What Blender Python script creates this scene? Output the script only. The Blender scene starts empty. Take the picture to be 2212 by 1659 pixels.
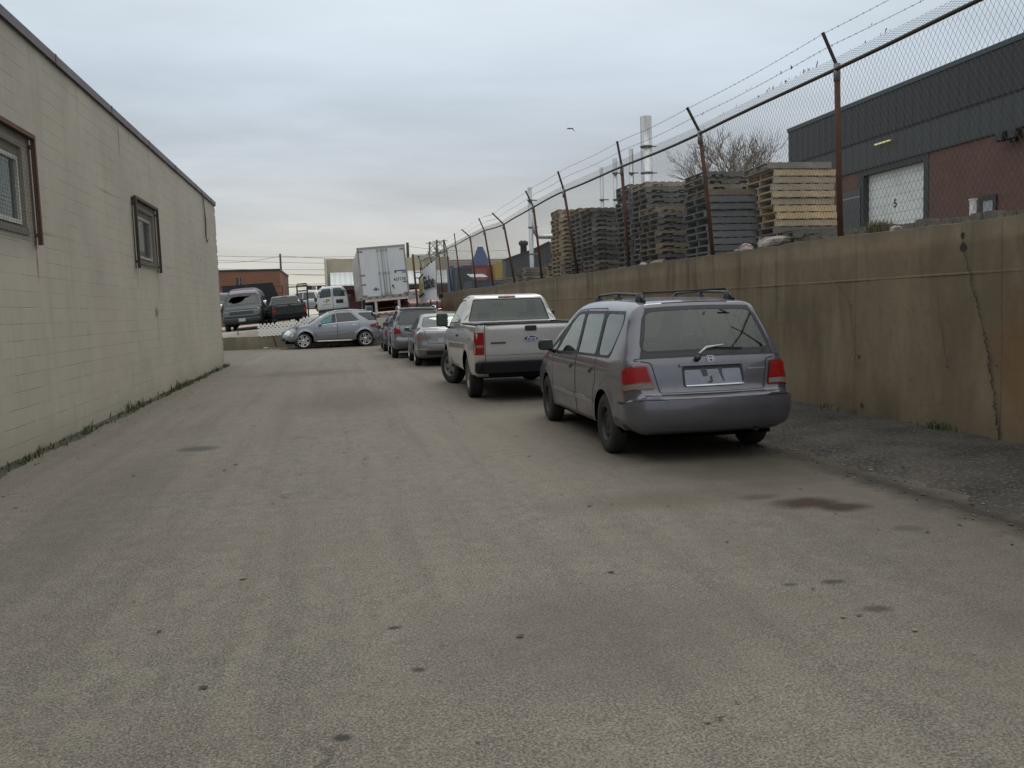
import bpy, bmesh, math, random
import numpy as np
from math import radians as R_, sin, cos, pi
from mathutils import Vector, Matrix, geometry
random.seed(7); rng = np.random.default_rng(5)
scene = bpy.context.scene
COL = scene.collection

# ---------------------------------------------------------------- camera
CAM_H = 1.6
PSI, PITCH, ROLL = 0.199638, 0.088888, R_(1.9)
FPX, CXP, CYP = 1840., 1106., 829.5          # photo measured at 2212 x 1659
_F = np.array([sin(PSI)*cos(PITCH), cos(PSI)*cos(PITCH), -sin(PITCH)])
_R0 = np.array([cos(PSI), -sin(PSI), 0.]); _U0 = np.cross(_R0, _F)
_R = _R0*cos(ROLL)-_U0*sin(ROLL); _U = _U0*cos(ROLL)+_R0*sin(ROLL)
def ray(x, y): return _F+_R*(x-CXP)/FPX+_U*(CYP-y)/FPX
def atY(x, y, Y): q = ray(x, y); return q*(Y/q[1])+np.array([0, 0, CAM_H])
def atX(x, y, X): q = ray(x, y); return q*(X/q[0])+np.array([0, 0, CAM_H])
def gnd(x, y, Z=0.): q = ray(x, y); return q*((Z-CAM_H)/q[2])+np.array([0, 0, CAM_H])
cam = bpy.data.cameras.new('camera'); cam_o = bpy.data.objects.new('camera', cam); COL.objects.link(cam_o)
cam.sensor_width = 36; cam.lens = 36*FPX/2212; cam.clip_start = .05; cam.clip_end = 3000
M = Matrix(((_R[0], _U[0], -_F[0], 0), (_R[1], _U[1], -_F[1], 0), (_R[2], _U[2], -_F[2], CAM_H), (0, 0, 0, 1)))
cam_o.matrix_world = M
scene.camera = cam_o

# ---------------------------------------------------------------- sky, sun, exposure
SUN_EL, SUN_AZ = R_(48), R_(25)              # azimuth measured from +Y towards +X
w = bpy.data.worlds.new('World'); scene.world = w; w.use_nodes = True
nt = w.node_tree; nt.nodes.clear()
def N(t, **k):
    n = nt.nodes.new(t)
    for a, b in k.items(): setattr(n, a, b)
    return n
out = N('ShaderNodeOutputWorld'); bg = N('ShaderNodeBackground'); bg.inputs[1].default_value = .1
sky = N('ShaderNodeTexSky', sky_type='NISHITA'); sky.sun_disc = False
sky.sun_elevation = SUN_EL; sky.sun_rotation = SUN_AZ
tc = N('ShaderNodeTexCoord'); sep = N('ShaderNodeSeparateXYZ'); nt.links.new(tc.outputs['Generated'], sep.inputs[0])
# cloud layer: altitude colours plus stretched noise
def math_(op, a, b=None, c=None):
    n = N('ShaderNodeMath', operation=op)
    for i, v in enumerate((a, b, c)):
        if v is None: continue
        if isinstance(v, (int, float)): n.inputs[i].default_value = v
        else: nt.links.new(v, n.inputs[i])
    return n.outputs[0]
den = math_('ADD', math_('MAXIMUM', sep.outputs[2], 0.0), .10)
cmb = N('ShaderNodeCombineXYZ')
nt.links.new(math_('DIVIDE', sep.outputs[0], den), cmb.inputs[0]); nt.links.new(math_('DIVIDE', sep.outputs[1], den), cmb.inputs[1])
mp = N('ShaderNodeMapping'); mp.inputs['Scale'].default_value = (.42, .70, 1); mp.inputs['Rotation'].default_value = (0, 0, R_(-28)); mp.inputs['Location'].default_value = (.6, 2.1, 0)
nt.links.new(cmb.outputs[0], mp.inputs[0])
nz = N('ShaderNodeTexNoise'); nz.inputs['Scale'].default_value = .9; nz.inputs['Detail'].default_value = 7; nz.inputs['Roughness'].default_value = .56; nz.inputs['Distortion'].default_value = .3
nt.links.new(mp.outputs[0], nz.inputs[0])
ramp = N('ShaderNodeValToRGB'); cr = ramp.color_ramp
# height above the horizon (z of the direction) to cloud colour
stops = [(0.0, (.55, .525, .465)), (.04, (.575, .555, .50)), (.09, (.575, .575, .56)), (.16, (.53, .57, .61)), (.25, (.52, .59, .66)), (.36, (.68, .75, .80)), (.6, (1.0, 1.02, 1.03)), (1.0, (1.45, 1.45, 1.45))]
while len(cr.elements) < len(stops): cr.elements.new(.5)
for e, (p, c) in zip(cr.elements, stops): e.position = p; e.color = (c[0]/1.5, c[1]/1.5, c[2]/1.5, 1)
nt.links.new(sep.outputs[2], ramp.inputs[0])
nr = N('ShaderNodeMapRange'); nr.inputs[1].default_value = .32; nr.inputs[2].default_value = .68; nr.inputs[3].default_value = .83; nr.inputs[4].default_value = 1.24
nt.links.new(nz.outputs[0], nr.inputs[0])
vm = N('ShaderNodeVectorMath', operation='SCALE'); nt.links.new(ramp.outputs[0], vm.inputs[0])
nt.links.new(math_('MULTIPLY', nr.outputs[0], 15.0), vm.inputs['Scale'])
mx = N('ShaderNodeMixRGB'); mx.inputs[0].default_value = .93
nt.links.new(sky.outputs[0], mx.inputs[1]); nt.links.new(vm.outputs[0], mx.inputs[2])
nt.links.new(mx.outputs[0], bg.inputs[0]); nt.links.new(bg.outputs[0], out.inputs[0])
sun = bpy.data.lights.new('sun', 'SUN'); sun.energy = .6; sun.angle = R_(25); sun.color = (1, .95, .88)
so = bpy.data.objects.new('sun', sun); COL.objects.link(so)
sd = Vector((sin(SUN_AZ)*cos(SUN_EL), cos(SUN_AZ)*cos(SUN_EL), sin(SUN_EL)))
so.rotation_euler = sd.to_track_quat('Z', 'Y').to_euler(); so.location = (0, 0, 40)
vs = scene.view_settings; vs.view_transform = 'Standard'; vs.look = 'None'; vs.gamma = 1; vs.exposure = 0.0
scene.render.resolution_x = 1024; scene.render.resolution_y = 768

# ---------------------------------------------------------------- materials
MATS = {}
class NT:
    """small wrapper to write node trees in a few lines"""
    def __init__(s, name):
        s.m = bpy.data.materials.new(name); s.m.use_nodes = True; s.t = s.m.node_tree; s.t.nodes.clear()
        s.out = s.t.nodes.new('ShaderNodeOutputMaterial'); s.b = s.t.nodes.new('ShaderNodeBsdfPrincipled')
        s.t.links.new(s.b.outputs[0], s.out.inputs[0])
        s.tc = s.t.nodes.new('ShaderNodeTexCoord'); s.o = s.tc.outputs['Object']
    def set(s, i, v):
        i = i if not isinstance(i, str) else s.b.inputs[i]
        if isinstance(v, bpy.types.NodeSocket): s.t.links.new(v, i)
        elif isinstance(v, tuple) and len(v) == 3 and i.type == 'RGBA': i.default_value = (*v, 1)
        else: i.default_value = v
    def n(s, t, ins=None, outi=0, **k):
        n = s.t.nodes.new(t)
        for a, b in k.items(): setattr(n, a, b)
        for a, b in (ins or {}).items(): s.set(n.inputs[a], b)
        return n.outputs[outi]
    def m_(s, op, a, b=0., c=0.): return s.n('ShaderNodeMath', {0: a, 1: b, 2: c}, operation=op)
    def clampm(s, op, a, b=0.): return s.n('ShaderNodeMath', {0: a, 1: b}, operation=op, use_clamp=True)
    def noise(s, sc, det=3, rough=.5, vec=None, scale3=None, dist=0.):
        v = vec or s.o
        if scale3: v = s.n('ShaderNodeMapping', {0: v, 'Scale': scale3})
        return s.n('ShaderNodeTexNoise', {'Vector': v, 'Scale': sc, 'Detail': det, 'Roughness': rough, 'Distortion': dist})
    def mr(s, v, a, b, c=0., d=1.): return s.n('ShaderNodeMapRange', {0: v, 1: a, 2: b, 3: c, 4: d})
    def mix(s, f, a, b, bt='MIX'): return s.n('ShaderNodeMixRGB', {0: f, 1: a, 2: b}, blend_type=bt)
    def xyz(s, v=None):
        n = s.t.nodes.new('ShaderNodeSeparateXYZ'); s.t.links.new(v or s.o, n.inputs[0]); return n.outputs
    def bump(s, h, st=.3, d=.02): s.set('Normal', s.n('ShaderNodeBump', {'Strength': st, 'Distance': d, 'Height': h}))
    def spot(s, u, v, cu, cv, ru, rv, nz=None, soft=.6):
        a = s.m_('POWER', s.m_('DIVIDE', s.m_('SUBTRACT', u, cu), ru), 2.); b = s.m_('POWER', s.m_('DIVIDE', s.m_('SUBTRACT', v, cv), rv), 2.)
        d = s.m_('SQRT', s.m_('ADD', a, b))
        if nz is not None: d = s.m_('ADD', d, s.m_('MULTIPLY', s.m_('SUBTRACT', nz, .5), 1.2))
        return s.mr(d, 1., 1.-soft, 0., 1.)
def flat(name, col, rough=.6, metal=0., var=.12, sc=6., bump=0., coat=0., dirt=None, spec=.5, obj_random=0.):
    """plain material with uneven colour, a little dirt and optional relief"""
    if name in MATS: return MATS[name]
    k = NT(name); n1 = k.noise(sc, 5, .6); n2 = k.noise(sc*9, 3, .6)
    f = k.mr(k.m_('ADD', k.m_('MULTIPLY', n1, .7), k.m_('MULTIPLY', n2, .3)), .3, .7)
    lo = tuple(c*(1-var) for c in col); hi = tuple(min(1, c*(1+var)) for c in col)
    c = k.mix(f, lo, hi)
    if dirt: c = k.mix(k.mr(k.noise(sc*.6, 6, .7, scale3=(1, 1, .35)), .48, .72, 0., dirt[1]), c, dirt[0])
    if obj_random:
        r = k.n('ShaderNodeObjectInfo', outi=5)
        c = k.n('ShaderNodeHueSaturation', {'Hue': .5, 'Saturation': k.mr(r, 0, 1, .7, 1.15), 'Value': k.mr(r, 0, 1, 1-obj_random, 1+obj_random), 'Color': c})
    k.set('Base Color', c); k.set('Roughness', k.mr(n1, .3, .7, max(.02, rough-.08), min(1, rough+.08))); k.set('Metallic', metal); k.set('Specular IOR Level', spec)
    if coat: k.set('Coat Weight', coat); k.set('Coat Roughness', .12)
    if bump: k.bump(n2, bump, .01)
    MATS[name] = k.m; return k.m
def paint(name, col, metal=.55, rough=.36, dirt=.35, dust=(.13, .115, .09), coat=.9):
    """car paint, dusty low down; the inside of a panel is dark trim"""
    k = NT(name); x, y, z = k.xyz(); n1 = k.noise(3., 5, .65); n2 = k.noise(30., 3, .6)
    low = k.mr(z, .25, .95, 1., .15); d = k.clampm('MULTIPLY', k.m_('MULTIPLY', low, k.mr(n1, .35, .65)), dirt)
    c = k.mix(d, k.mix(k.mr(n2, .3, .7), tuple(v*.95 for v in col), tuple(v*1.05 for v in col)), dust)
    g = k.n('ShaderNodeNewGeometry', outi=6)
    c = k.mix(g, c, (.03, .03, .03))
    k.set('Base Color', c); k.set('Metallic', k.m_('MULTIPLY', k.m_('SUBTRACT', 1., g), k.m_('MULTIPLY', k.m_('SUBTRACT', 1., d), metal)))
    k.set('Roughness', k.m_('ADD', rough, k.m_('MULTIPLY', d, .5))); k.set('Coat Weight', k.m_('MULTIPLY', k.m_('SUBTRACT', 1., d), coat)); k.set('Coat Roughness', .06)
    MATS[name] = k.m; return k.m
def glass(name, tint=(.30, .38, .34), rough=.03, refl=1.0, dust=.12):
    if name in MATS: return MATS[name]
    k = NT(name); t = k.t; t.nodes.remove(k.b)
    tr = t.nodes.new('ShaderNodeBsdfTransparent'); tr.inputs[0].default_value = (*tint, 1)
    gl = t.nodes.new('ShaderNodeBsdfGlossy'); gl.inputs['Roughness'].default_value = rough; gl.inputs[0].default_value = (.9, .95, .93, 1)
    lw = t.nodes.new('ShaderNodeLayerWeight'); lw.inputs[0].default_value = .5
    f = k.clampm('ADD', k.m_('MULTIPLY', k.m_('POWER', lw.outputs['Facing'], 3.5), .8*refl), .085*refl)
    a = t.nodes.new('ShaderNodeMixShader'); t.links.new(f, a.inputs[0]); t.links.new(tr.outputs[0], a.inputs[1]); t.links.new(gl.outputs[0], a.inputs[2])
    df = t.nodes.new('ShaderNodeBsdfDiffuse'); df.inputs[0].default_value = (.3, .3, .27, 1)
    b = t.nodes.new('ShaderNodeMixShader'); t.links.new(k.mr(k.noise(2.5, 5, .7), .35, .7, dust*.2, dust), b.inputs[0]); t.links.new(a.outputs[0], b.inputs[1]); t.links.new(df.outputs[0], b.inputs[2])
    t.links.new(b.outputs[0], k.out.inputs[0]); MATS[name] = k.m; return k.m
def glow(name, col, st):
    k = NT(name); k.set('Base Color', col); k.set('Emission Color', col); k.set('Emission Strength', st); MATS[name] = k.m; return k.m

# ---------------------------------------------------------------- objects
def tag(o, label=None, cat=None, group=None, kind=None):
    if label: o['label'] = label
    if cat: o['category'] = cat
    if group: o['group'] = group
    if kind: o['kind'] = kind
    return o
def empty(name, loc=(0, 0, 0), rz=0., tilt=0., pitch=0.):
    o = bpy.data.objects.new(name, None); COL.objects.link(o); o.empty_display_size = .2
    o.matrix_world = Matrix.Translation(Vector([float(v) for v in loc])) @ Matrix.Rotation(tilt, 4, 'Y') @ Matrix.Rotation(pitch, 4, 'X') @ Matrix.Rotation(rz, 4, 'Z')
    return o
def thing(name, label, cat, loc=(0, 0, 0), rz=0., group=None, tilt=0., pitch=0.): return tag(empty(name, loc, rz, tilt, pitch), label, cat, group)
class MB:
    def __init__(s): s.v = []; s.f = []; s.mi = []; s.sm = []; s.nn = []
    def add(s, V, F, mi=0, smooth=False, Nn=None):
        b = len(s.v); s.v += [tuple(float(c) for c in p) for p in V]; s.f += [tuple(int(i)+b for i in f) for f in F]
        s.mi += [mi]*len(F); s.sm += [smooth]*len(F)
        if Nn is not None: s.nn += [tuple(float(c) for c in p) for p in Nn]
        return s
    def box(s, lo, hi, mi=0, M=None):
        x0, y0, z0 = lo; x1, y1, z1 = hi
        V = [(x0, y0, z0), (x1, y0, z0), (x1, y1, z0), (x0, y1, z0), (x0, y0, z1), (x1, y0, z1), (x1, y1, z1), (x0, y1, z1)]
        if M is not None: V = [M @ Vector(p) for p in V]
        return s.add(V, [(0, 3, 2, 1), (4, 5, 6, 7), (0, 1, 5, 4), (1, 2, 6, 5), (2, 3, 7, 6), (3, 0, 4, 7)], mi)
    def cbox(s, c, size, mi=0, M=None):
        h = [v/2 for v in size]; T = Matrix.Translation(Vector([float(v) for v in c]))
        return s.box([-v for v in h], h, mi, T @ M if M is not None else T)
    def tube(s, pts, r, n=8, mi=0, smooth=True, caps=True):
        pts = [Vector([float(c) for c in p]) for p in pts]; m = len(pts); V = []; rr = r if isinstance(r, (list, tuple)) else [r]*m
        up = None
        for i, p in enumerate(pts):
            d = (pts[min(i+1, m-1)]-pts[max(i-1, 0)]).normalized()
            if up is None: up = Vector((0, 0, 1)) if abs(d.z) < .9 else Vector((1, 0, 0))
            a = d.cross(up).normalized(); b = a.cross(d).normalized(); up = b
            V += [p+a*rr[i]*cos(2*pi*j/n)+b*rr[i]*sin(2*pi*j/n) for j in range(n)]
        F = [(i*n+j, i*n+(j+1) % n, (i+1)*n+(j+1) % n, (i+1)*n+j) for i in range(m-1) for j in range(n)]
        if caps: F += [tuple(range(n-1, -1, -1)), tuple((m-1)*n+j for j in range(n))]
        return s.add(V, F, mi, smooth)
    def lathe(s, prof, n=24, axis='Z', c=(0, 0, 0), mi=0, smooth=True, a0=0., a1=2*pi):
        full = abs(a1-a0-2*pi) < 1e-6; k = n if full else n+1; V = []; m = len(prof)
        for j in range(k):
            t = a0+(a1-a0)*j/n
            for r, h in prof:
                p = (r*cos(t), r*sin(t), h)
                if axis == 'X': p = (h, r*cos(t), r*sin(t))
                if axis == 'Y': p = (r*cos(t), h, r*sin(t))
                V.append((p[0]+c[0], p[1]+c[1], p[2]+c[2]))
        F = []
        for j in range(n):
            q = (j+1) % k
            for i in range(m-1): F.append((j*m+i, q*m+i, q*m+i+1, j*m+i+1))
        return s.add(V, F, mi, smooth)
    def build(s, name, mats, parent=None, label=None, cat=None, group=None, kind=None, loc=None, bevel=0., recalc=False, weld=False):
        me = bpy.data.meshes.new(name); me.from_pydata(s.v, [], s.f); 
        for m in (mats if isinstance(mats, (list, tuple)) else [mats]): me.materials.append(m)
        me.polygons.foreach_set('material_index', s.mi); me.polygons.foreach_set('use_smooth', s.sm)
        if bevel or recalc or weld:
            bm = bmesh.new(); bm.from_mesh(me)
            if weld: bmesh.ops.remove_doubles(bm, verts=bm.verts, dist=1e-4)
            if bevel: bmesh.ops.bevel(bm, geom=list(bm.edges), offset=bevel, segments=2, affect='EDGES', profile=.5)
            if recalc: bmesh.ops.recalc_face_normals(bm, faces=bm.faces)
            bm.to_mesh(me); bm.free()
        me.update()
        if s.nn and len(s.nn) == len(me.vertices): me.normals_split_custom_set_from_vertices(s.nn)
        o = bpy.data.objects.new(name, me); COL.objects.link(o)
        if parent is not None: o.parent = parent
        if loc is not None: o.location = loc
        return tag(o, label, cat, group, kind)
def text_obj(name, txt, size, mat, parent, M, shear=0., ext=.002, bold=0.):
    c = bpy.data.curves.new(name, 'FONT'); c.body = txt; c.size = size; c.extrude = ext; c.align_x = 'CENTER'; c.align_y = 'CENTER'; c.shear = shear; c.offset = bold
    t = bpy.data.objects.new(name+'_tmp', c); COL.objects.link(t)
    dg = bpy.context.evaluated_depsgraph_get(); me = bpy.data.meshes.new_from_object(t.evaluated_get(dg)); bpy.data.objects.remove(t)
    me.materials.clear(); me.materials.append(mat); me.name = name
    o = bpy.data.objects.new(name, me); COL.objects.link(o); o.parent = parent; o.matrix_local = M; return o
def copy_tree(o, parent=None):
    c = o.copy(); COL.objects.link(c)
    if parent is not None: c.parent = parent
    for ch in list(o.children): copy_tree(ch, c)
    return c
RUBBER = flat('rubber', (.022, .022, .022), .8, var=.2)
BLACK = flat('black_trim', (.018, .018, .02), .5)
DARK = flat('dark_underside', (.006, .006, .006), 1., spec=.0)
# ---------------------------------------------------------------- vehicle shells
def crom(P, ds=.03):
    """smooth curve through points; a doubled point is a corner"""
    P = [np.array(p, float) for p in P]; out = []; n = len(P)
    for i in range(n-1):
        p1, p2 = P[i], P[i+1]; L = np.linalg.norm(p2-p1)
        if L < 1e-6: continue
        p0 = P[i-1] if i > 0 and np.linalg.norm(P[i-1]-p1) > 1e-6 else None
        p3 = P[i+2] if i+2 < n and np.linalg.norm(P[i+2]-p2) > 1e-6 else None
        m1 = (p2-p0)/(np.linalg.norm(p2-p1)+np.linalg.norm(p1-p0))*L if p0 is not None else p2-p1
        m2 = (p3-p1)/(np.linalg.norm(p3-p2)+np.linalg.norm(p2-p1))*L if p3 is not None else p2-p1
        k = max(2, int(L/ds))
        for t in np.arange(k)/k:
            t2, t3 = t*t, t*t*t
            out.append((2*t3-3*t2+1)*p1+(t3-2*t2+t)*m1+(-2*t3+3*t2)*p2+(t3-t2)*m2)
    out.append(P[-1]); return np.array(out)
def pip(poly, Q):
    poly = np.asarray(poly); x, y = Q[:, 0], Q[:, 1]; ins = np.zeros(len(Q), bool); j = len(poly)-1
    for i in range(len(poly)):
        xi, yi = poly[i]; xj, yj = poly[j]
        c = ((yi > y) != (yj > y)) & (x < (xj-xi)*(y-yi)/((yj-yi) or 1e-12)+xi); ins ^= c; j = i
    return ins
def dens(poly, g, closed=True):
    P = [np.array(p, float) for p in poly]; out = []; n = len(P)
    for i in range(n if closed else n-1):
        a, b = P[i], P[(i+1) % n]; k = max(1, int(round(np.linalg.norm(b-a)/g)))
        out += [a+(b-a)*t/k for t in range(k)]
    if not closed: out.append(P[-1])
    return out
def rnd(poly, r=.05, k=3):
    """round the corners of a polygon"""
    P = [np.array(p, float) for p in poly]; out = []; n = len(P)
    for i in range(n):
        a, b, c = P[i-1], P[i], P[(i+1) % n]; d1 = a-b; d2 = c-b
        e = min(r, np.linalg.norm(d1)*.45, np.linalg.norm(d2)*.45)
        p = b+d1/np.linalg.norm(d1)*e; q = b+d2/np.linalg.norm(d2)*e
        for t in np.linspace(0, 1, k+1): out.append((1-t)**2*p+2*t*(1-t)*b+t*t*q)
    return out
def inset(poly, d):
    P = np.array(poly, float); A = .5*np.sum(P[:, 0]*np.roll(P[:, 1], -1)-np.roll(P[:, 0], -1)*P[:, 1]); s = 1 if A > 0 else -1
    e = np.roll(P, -1, 0)-P; e /= np.maximum(np.linalg.norm(e, axis=1), 1e-9)[:, None]; nn = np.stack([-e[:, 1], e[:, 0]], 1)*s
    n0 = np.roll(nn, 1, 0); m = nn+n0; m /= np.maximum(np.linalg.norm(m, axis=1), 1e-6)[:, None]
    k = d/np.maximum(.5, np.sum(m*nn, axis=1)); return P+m*k[:, None]
class Shell:
    def __init__(s, L, sil, W, rad, kr=.06, kf=.18, kc=.03, arches=(), g=.06, kp=.03, zc=.8, flare=.015, wsh=0.):
        s.L = L; s.kr, s.kf, s.kc, s.kp, s.zc, s.flare, s.wsh = kr, kf, kc, kp, zc, flare, wsh
        s.arches = arches; s.g = g; s.top = crom(sil, g*.6)
        wz = crom(W, .03); wz = wz[np.argsort(wz[:, 0])]; s.Wz, s.Ww = wz[:, 0], wz[:, 1]; s.Wm = max(s.Ww)
        b = np.array(dens([s.top[-1], s.top[0]], g, False))[1:-1]
        s.O = np.vstack([s.top, b]); s.nt = len(s.top)
        s.rad = np.array([rad(*p) for p in s.O]); kk = max(1, int(.14/(g*.6))); kw = np.hanning(2*kk+3)[1:-1]; kw /= kw.sum(); s.rad = np.convolve(np.concatenate([s.rad[-kk:], s.rad, s.rad[:kk]]), kw, 'valid')
        seg = np.linalg.norm(np.diff(s.top, axis=0), axis=1); s.S = np.concatenate([[0], np.cumsum(seg)])
        t = np.gradient(s.top, axis=0); t /= np.linalg.norm(t, axis=1)[:, None]
        s.nin_t = np.stack([t[:, 1], -t[:, 0]], 1)          # inward for rear->roof->front order
        A = s.O; B = np.roll(s.O, -1, 0); s.A, s.Bd = A, B-A; s.L2 = np.maximum((s.Bd**2).sum(1), 1e-12)
        tn = s.Bd/np.sqrt(s.L2)[:, None]; s.nin = np.stack([tn[:, 1], -tn[:, 0]], 1)
    def dist(s, Q):
        d = np.empty(len(Q)); ix = np.empty(len(Q), int)
        for c in range(0, len(Q), 2000):
            q = Q[c:c+2000]; v = q[:, None, :]-s.A[None]; t = np.clip((v*s.Bd[None]).sum(2)/s.L2, 0, 1)
            e = np.linalg.norm(v-t[..., None]*s.Bd[None], axis=2); k = e.argmin(1); d[c:c+2000] = e[np.arange(len(q)), k]; ix[c:c+2000] = k
        return d, ix
    def w(s, a, z):
        m = s.L/2; r = np.interp(z, s.Wz, s.Ww)*(1-s.kp*np.clip(np.abs(a-m)/m, 0, 1)**4)
        for (ac, zc, R) in s.arches:
            e = np.hypot(a-ac, z-zc); r = r+s.flare*np.exp(-((e-R)/.06)**2)
        return r
    def warp(s, X, a, z):
        t2 = (X/s.Wm)**2
        a2 = a+s.kr*t2*np.exp(-np.maximum(a, 0)/.6)-s.kf*t2*np.exp(-np.maximum(s.L-a, 0)/.75)
        if s.wsh: a2 = a2-s.wsh*t2*np.exp(-((a-s.L*.68)/.6)**2)*np.clip((z-.9)/.2, 0, 1)
        q = np.clip((z-s.zc)/.6, 0, 1); q = q*q*(3-2*q)
        return np.stack([X, a2, z+s.kc*(1-t2)*q], 1)
    def side(s, Q, sg):
        Q = np.asarray(Q, float); d, ix = s.dist(Q); r = s.rad[ix]; w = s.w(Q[:, 0], Q[:, 1])
        e = np.clip(r-d, 0, None); w = w-np.where(d < r, r-np.sqrt(np.maximum(r*r-e*e, 0)), 0)
        return s.warp(sg*w, Q[:, 0], Q[:, 1])
    def prof(s, t):
        a = np.interp(t, s.S, s.top[:, 0]); z = np.interp(t, s.S, s.top[:, 1]); r = np.interp(t, s.S, s.rad[:s.nt])
        nx = np.interp(t, s.S, s.nin_t[:, 0]); nz = np.interp(t, s.S, s.nin_t[:, 1]); k = np.hypot(nx, nz); return a, z, r, nx/k, nz/k
    def edge(s, t): a, z, r, _, _ = s.prof(t); return s.w(a, z)-r
    def strip(s, Q, sg=1):
        Q = np.asarray(Q, float); v, t = Q[:, 0], Q[:, 1]; a, z, r, nx, nz = s.prof(t); w0 = s.w(a, z)-r
        e = np.abs(v)-w0; th = np.arcsin(np.clip(e/r, 0, 1)); d = np.where(e > 0, r*(1-np.cos(th)), 0)+np.clip(e-r, 0, None)
        P = s.warp(v, a, z); m = e > 1e-9
        if m.any():
            d1 = np.minimum(d, r); d2 = d-d1; hz = np.abs(nx) > .4; q = np.stack([a+nx*d1+np.where(hz, np.sign(nx), nx)*d2, z+nz*d1+np.where(hz, 0, nz)*d2], 1)[m]; w = s.w(q[:, 0], q[:, 1]); rr = r[m]
            X = w-rr+np.where(e[m] < rr, e[m], rr); P[m] = s.warp(np.sign(v[m])*X, q[:, 0], q[:, 1])
        return P
    def at(s, kind, Q, sg=1, off=0.):
        """positions and outward normals"""
        Q = np.asarray(Q, float); f = (lambda q: s.side(q, sg)) if kind == 'side' else (lambda q: s.strip(q))
        P = f(Q); q = Q.copy(); e = .003
        if kind == 'side':
            d, ix = s.dist(Q); mv = np.clip(.006-d, 0, None); q = q+s.nin[ix]*mv[:, None]
        ex, ey = np.array([e, 0]), np.array([0, e])
        n = np.cross(f(q+ex)-f(q-ex), f(q+ey)-f(q-ey)); n /= np.maximum(np.linalg.norm(n, axis=1), 1e-12)[:, None]
        if kind == 'side': k = np.clip(d/s.rad[ix], 0, 1); fl = np.sign(n[:, 0]*sg*(k+.02)-(n[:, 1]*s.nin[ix, 0]+n[:, 2]*s.nin[ix, 1])*(1-k))
        else:
            a, z, r, nx, nz = s.prof(q[:, 1]); o = np.stack([np.sign(q[:, 0])*np.clip(np.abs(q[:, 0])-s.edge(q[:, 1]), 0, 1)*20, -nx, -nz], 1); fl = np.sign((n*o).sum(1))
        fl[fl == 0] = 1; n *= fl[:, None]
        return P+n*off, n
    def rz(s, z, seg):
        """arc length at height z on a monotone part of the outline ('rear','front' or an (a0,a1) range)"""
        n = s.nt; a = s.top[:, 0]; h = s.top[:, 1]; im = h.argmax()
        if seg == 'rear': idx = np.arange(0, im+1)
        elif seg == 'front': idx = np.arange(n-1, im-1, -1)
        else: idx = np.where((a >= seg[0]) & (a <= seg[1]))[0]; idx = idx if h[idx[-1]] > h[idx[0]] else idx[::-1]
        hh = np.maximum.accumulate(h[idx]); return float(np.interp(z, hh, s.S[idx]))
    def cdt(s, kind, loops, extra, g):
        if kind == 'side': outline = [tuple(p) for p in s.O]
        else:
            t = s.S; e = s.edge(t); outline = [(e[i], t[i]) for i in range(len(t))]+[(x, t[-1]) for x in np.linspace(e[-1], -e[-1], 9)[1:-1]]+[(-e[i], t[i]) for i in range(len(t)-1, -1, -1)]+[(x, t[0]) for x in np.linspace(-e[0], e[0], 9)[1:-1]]
        V = []; E = []
        def loop(L):
            b = len(V); V.extend([(float(p[0]), float(p[1])) for p in L]); E.extend([(b+i, b+(i+1) % len(L)) for i in range(len(L))])
        loop(outline)
        for L in loops: loop(dens(L, g))
        O = np.array(outline); base = np.array(V); pts = []
        if kind == 'side':
            for fr in (.05, .2, .45, .8, 1.1):
                q = s.O+s.nin*(s.rad*fr)[:, None]; pts.append(q)
        lo, hi = O.min(0), O.max(0); gx = np.arange(lo[0], hi[0], g); gy = np.arange(lo[1], hi[1], g)
        G = np.stack(np.meshgrid(gx, gy), -1).reshape(-1, 2)
        if kind == 'side':
            d, ix = s.dist(G); G = G[d > s.rad[ix]*1.1+g*.3]
        pts.append(G); Q = np.vstack(pts+([np.array(extra)] if extra else [])); Q = Q[pip(O, Q)]
        if kind == 'side': d, ix = s.dist(Q); Q = Q[d > s.rad[ix]*.045]
        keep = np.ones(len(Q), bool)
        lb = base[len(outline):]
        if len(lb):
            for c in range(0, len(Q), 1000):
                keep[c:c+1000] &= (np.linalg.norm(Q[c:c+1000, None]-lb[None], axis=2).min(1) > g*.4)
        Q = Q[keep]
        allv = [Vector(p) for p in V]+[Vector(p) for p in Q.tolist()]
        r = geometry.delaunay_2d_cdt(allv, E, [], 0, 1e-5); VV = np.array([tuple(v) for v in r[0]]); T = np.array(r[2])
        C = VV[T].mean(1); ok = pip(O, C); return VV, T[ok], C[ok]
    def mesh(s, kind, VV, T, sg, off=0.):
        u, inv = np.unique(T, return_inverse=True); inv = inv.reshape(T.shape); P, n = s.at(kind, VV[u], sg, off)
        fn = np.cross(P[inv[:, 1]]-P[inv[:, 0]], P[inv[:, 2]]-P[inv[:, 0]]); bad = (fn*n[inv].mean(1)).sum(1) < 0
        inv[bad] = inv[bad][:, ::-1]; return P, inv, n
    def ribbon(s, mb, kind, poly, wd, off, sg=1, mi=0, closed=True, g=None):
        g = g or s.g; P = np.array(dens(poly, g, closed)); n = len(P)
        if closed: A = inset(P, -wd/2); B = inset(P, wd/2)
        else:
            t = np.gradient(P, axis=0); t /= np.linalg.norm(t, axis=1)[:, None]; q = np.stack([-t[:, 1], t[:, 0]], 1)*wd/2; A, B = P+q, P-q
        PA, nA = s.at(kind, A, sg, off); PB, nB = s.at(kind, B, sg, off); m = n if closed else n-1
        F = [(i, (i+1) % n, n+(i+1) % n, n+i) for i in range(m)]; V = np.vstack([PA, PB]); NN = np.vstack([nA, nB])
        f0 = F[0]; c = np.cross(V[f0[1]]-V[f0[0]], V[f0[3]]-V[f0[0]])
        if c @ NN[f0[0]] < 0: F = [f[::-1] for f in F]
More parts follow.
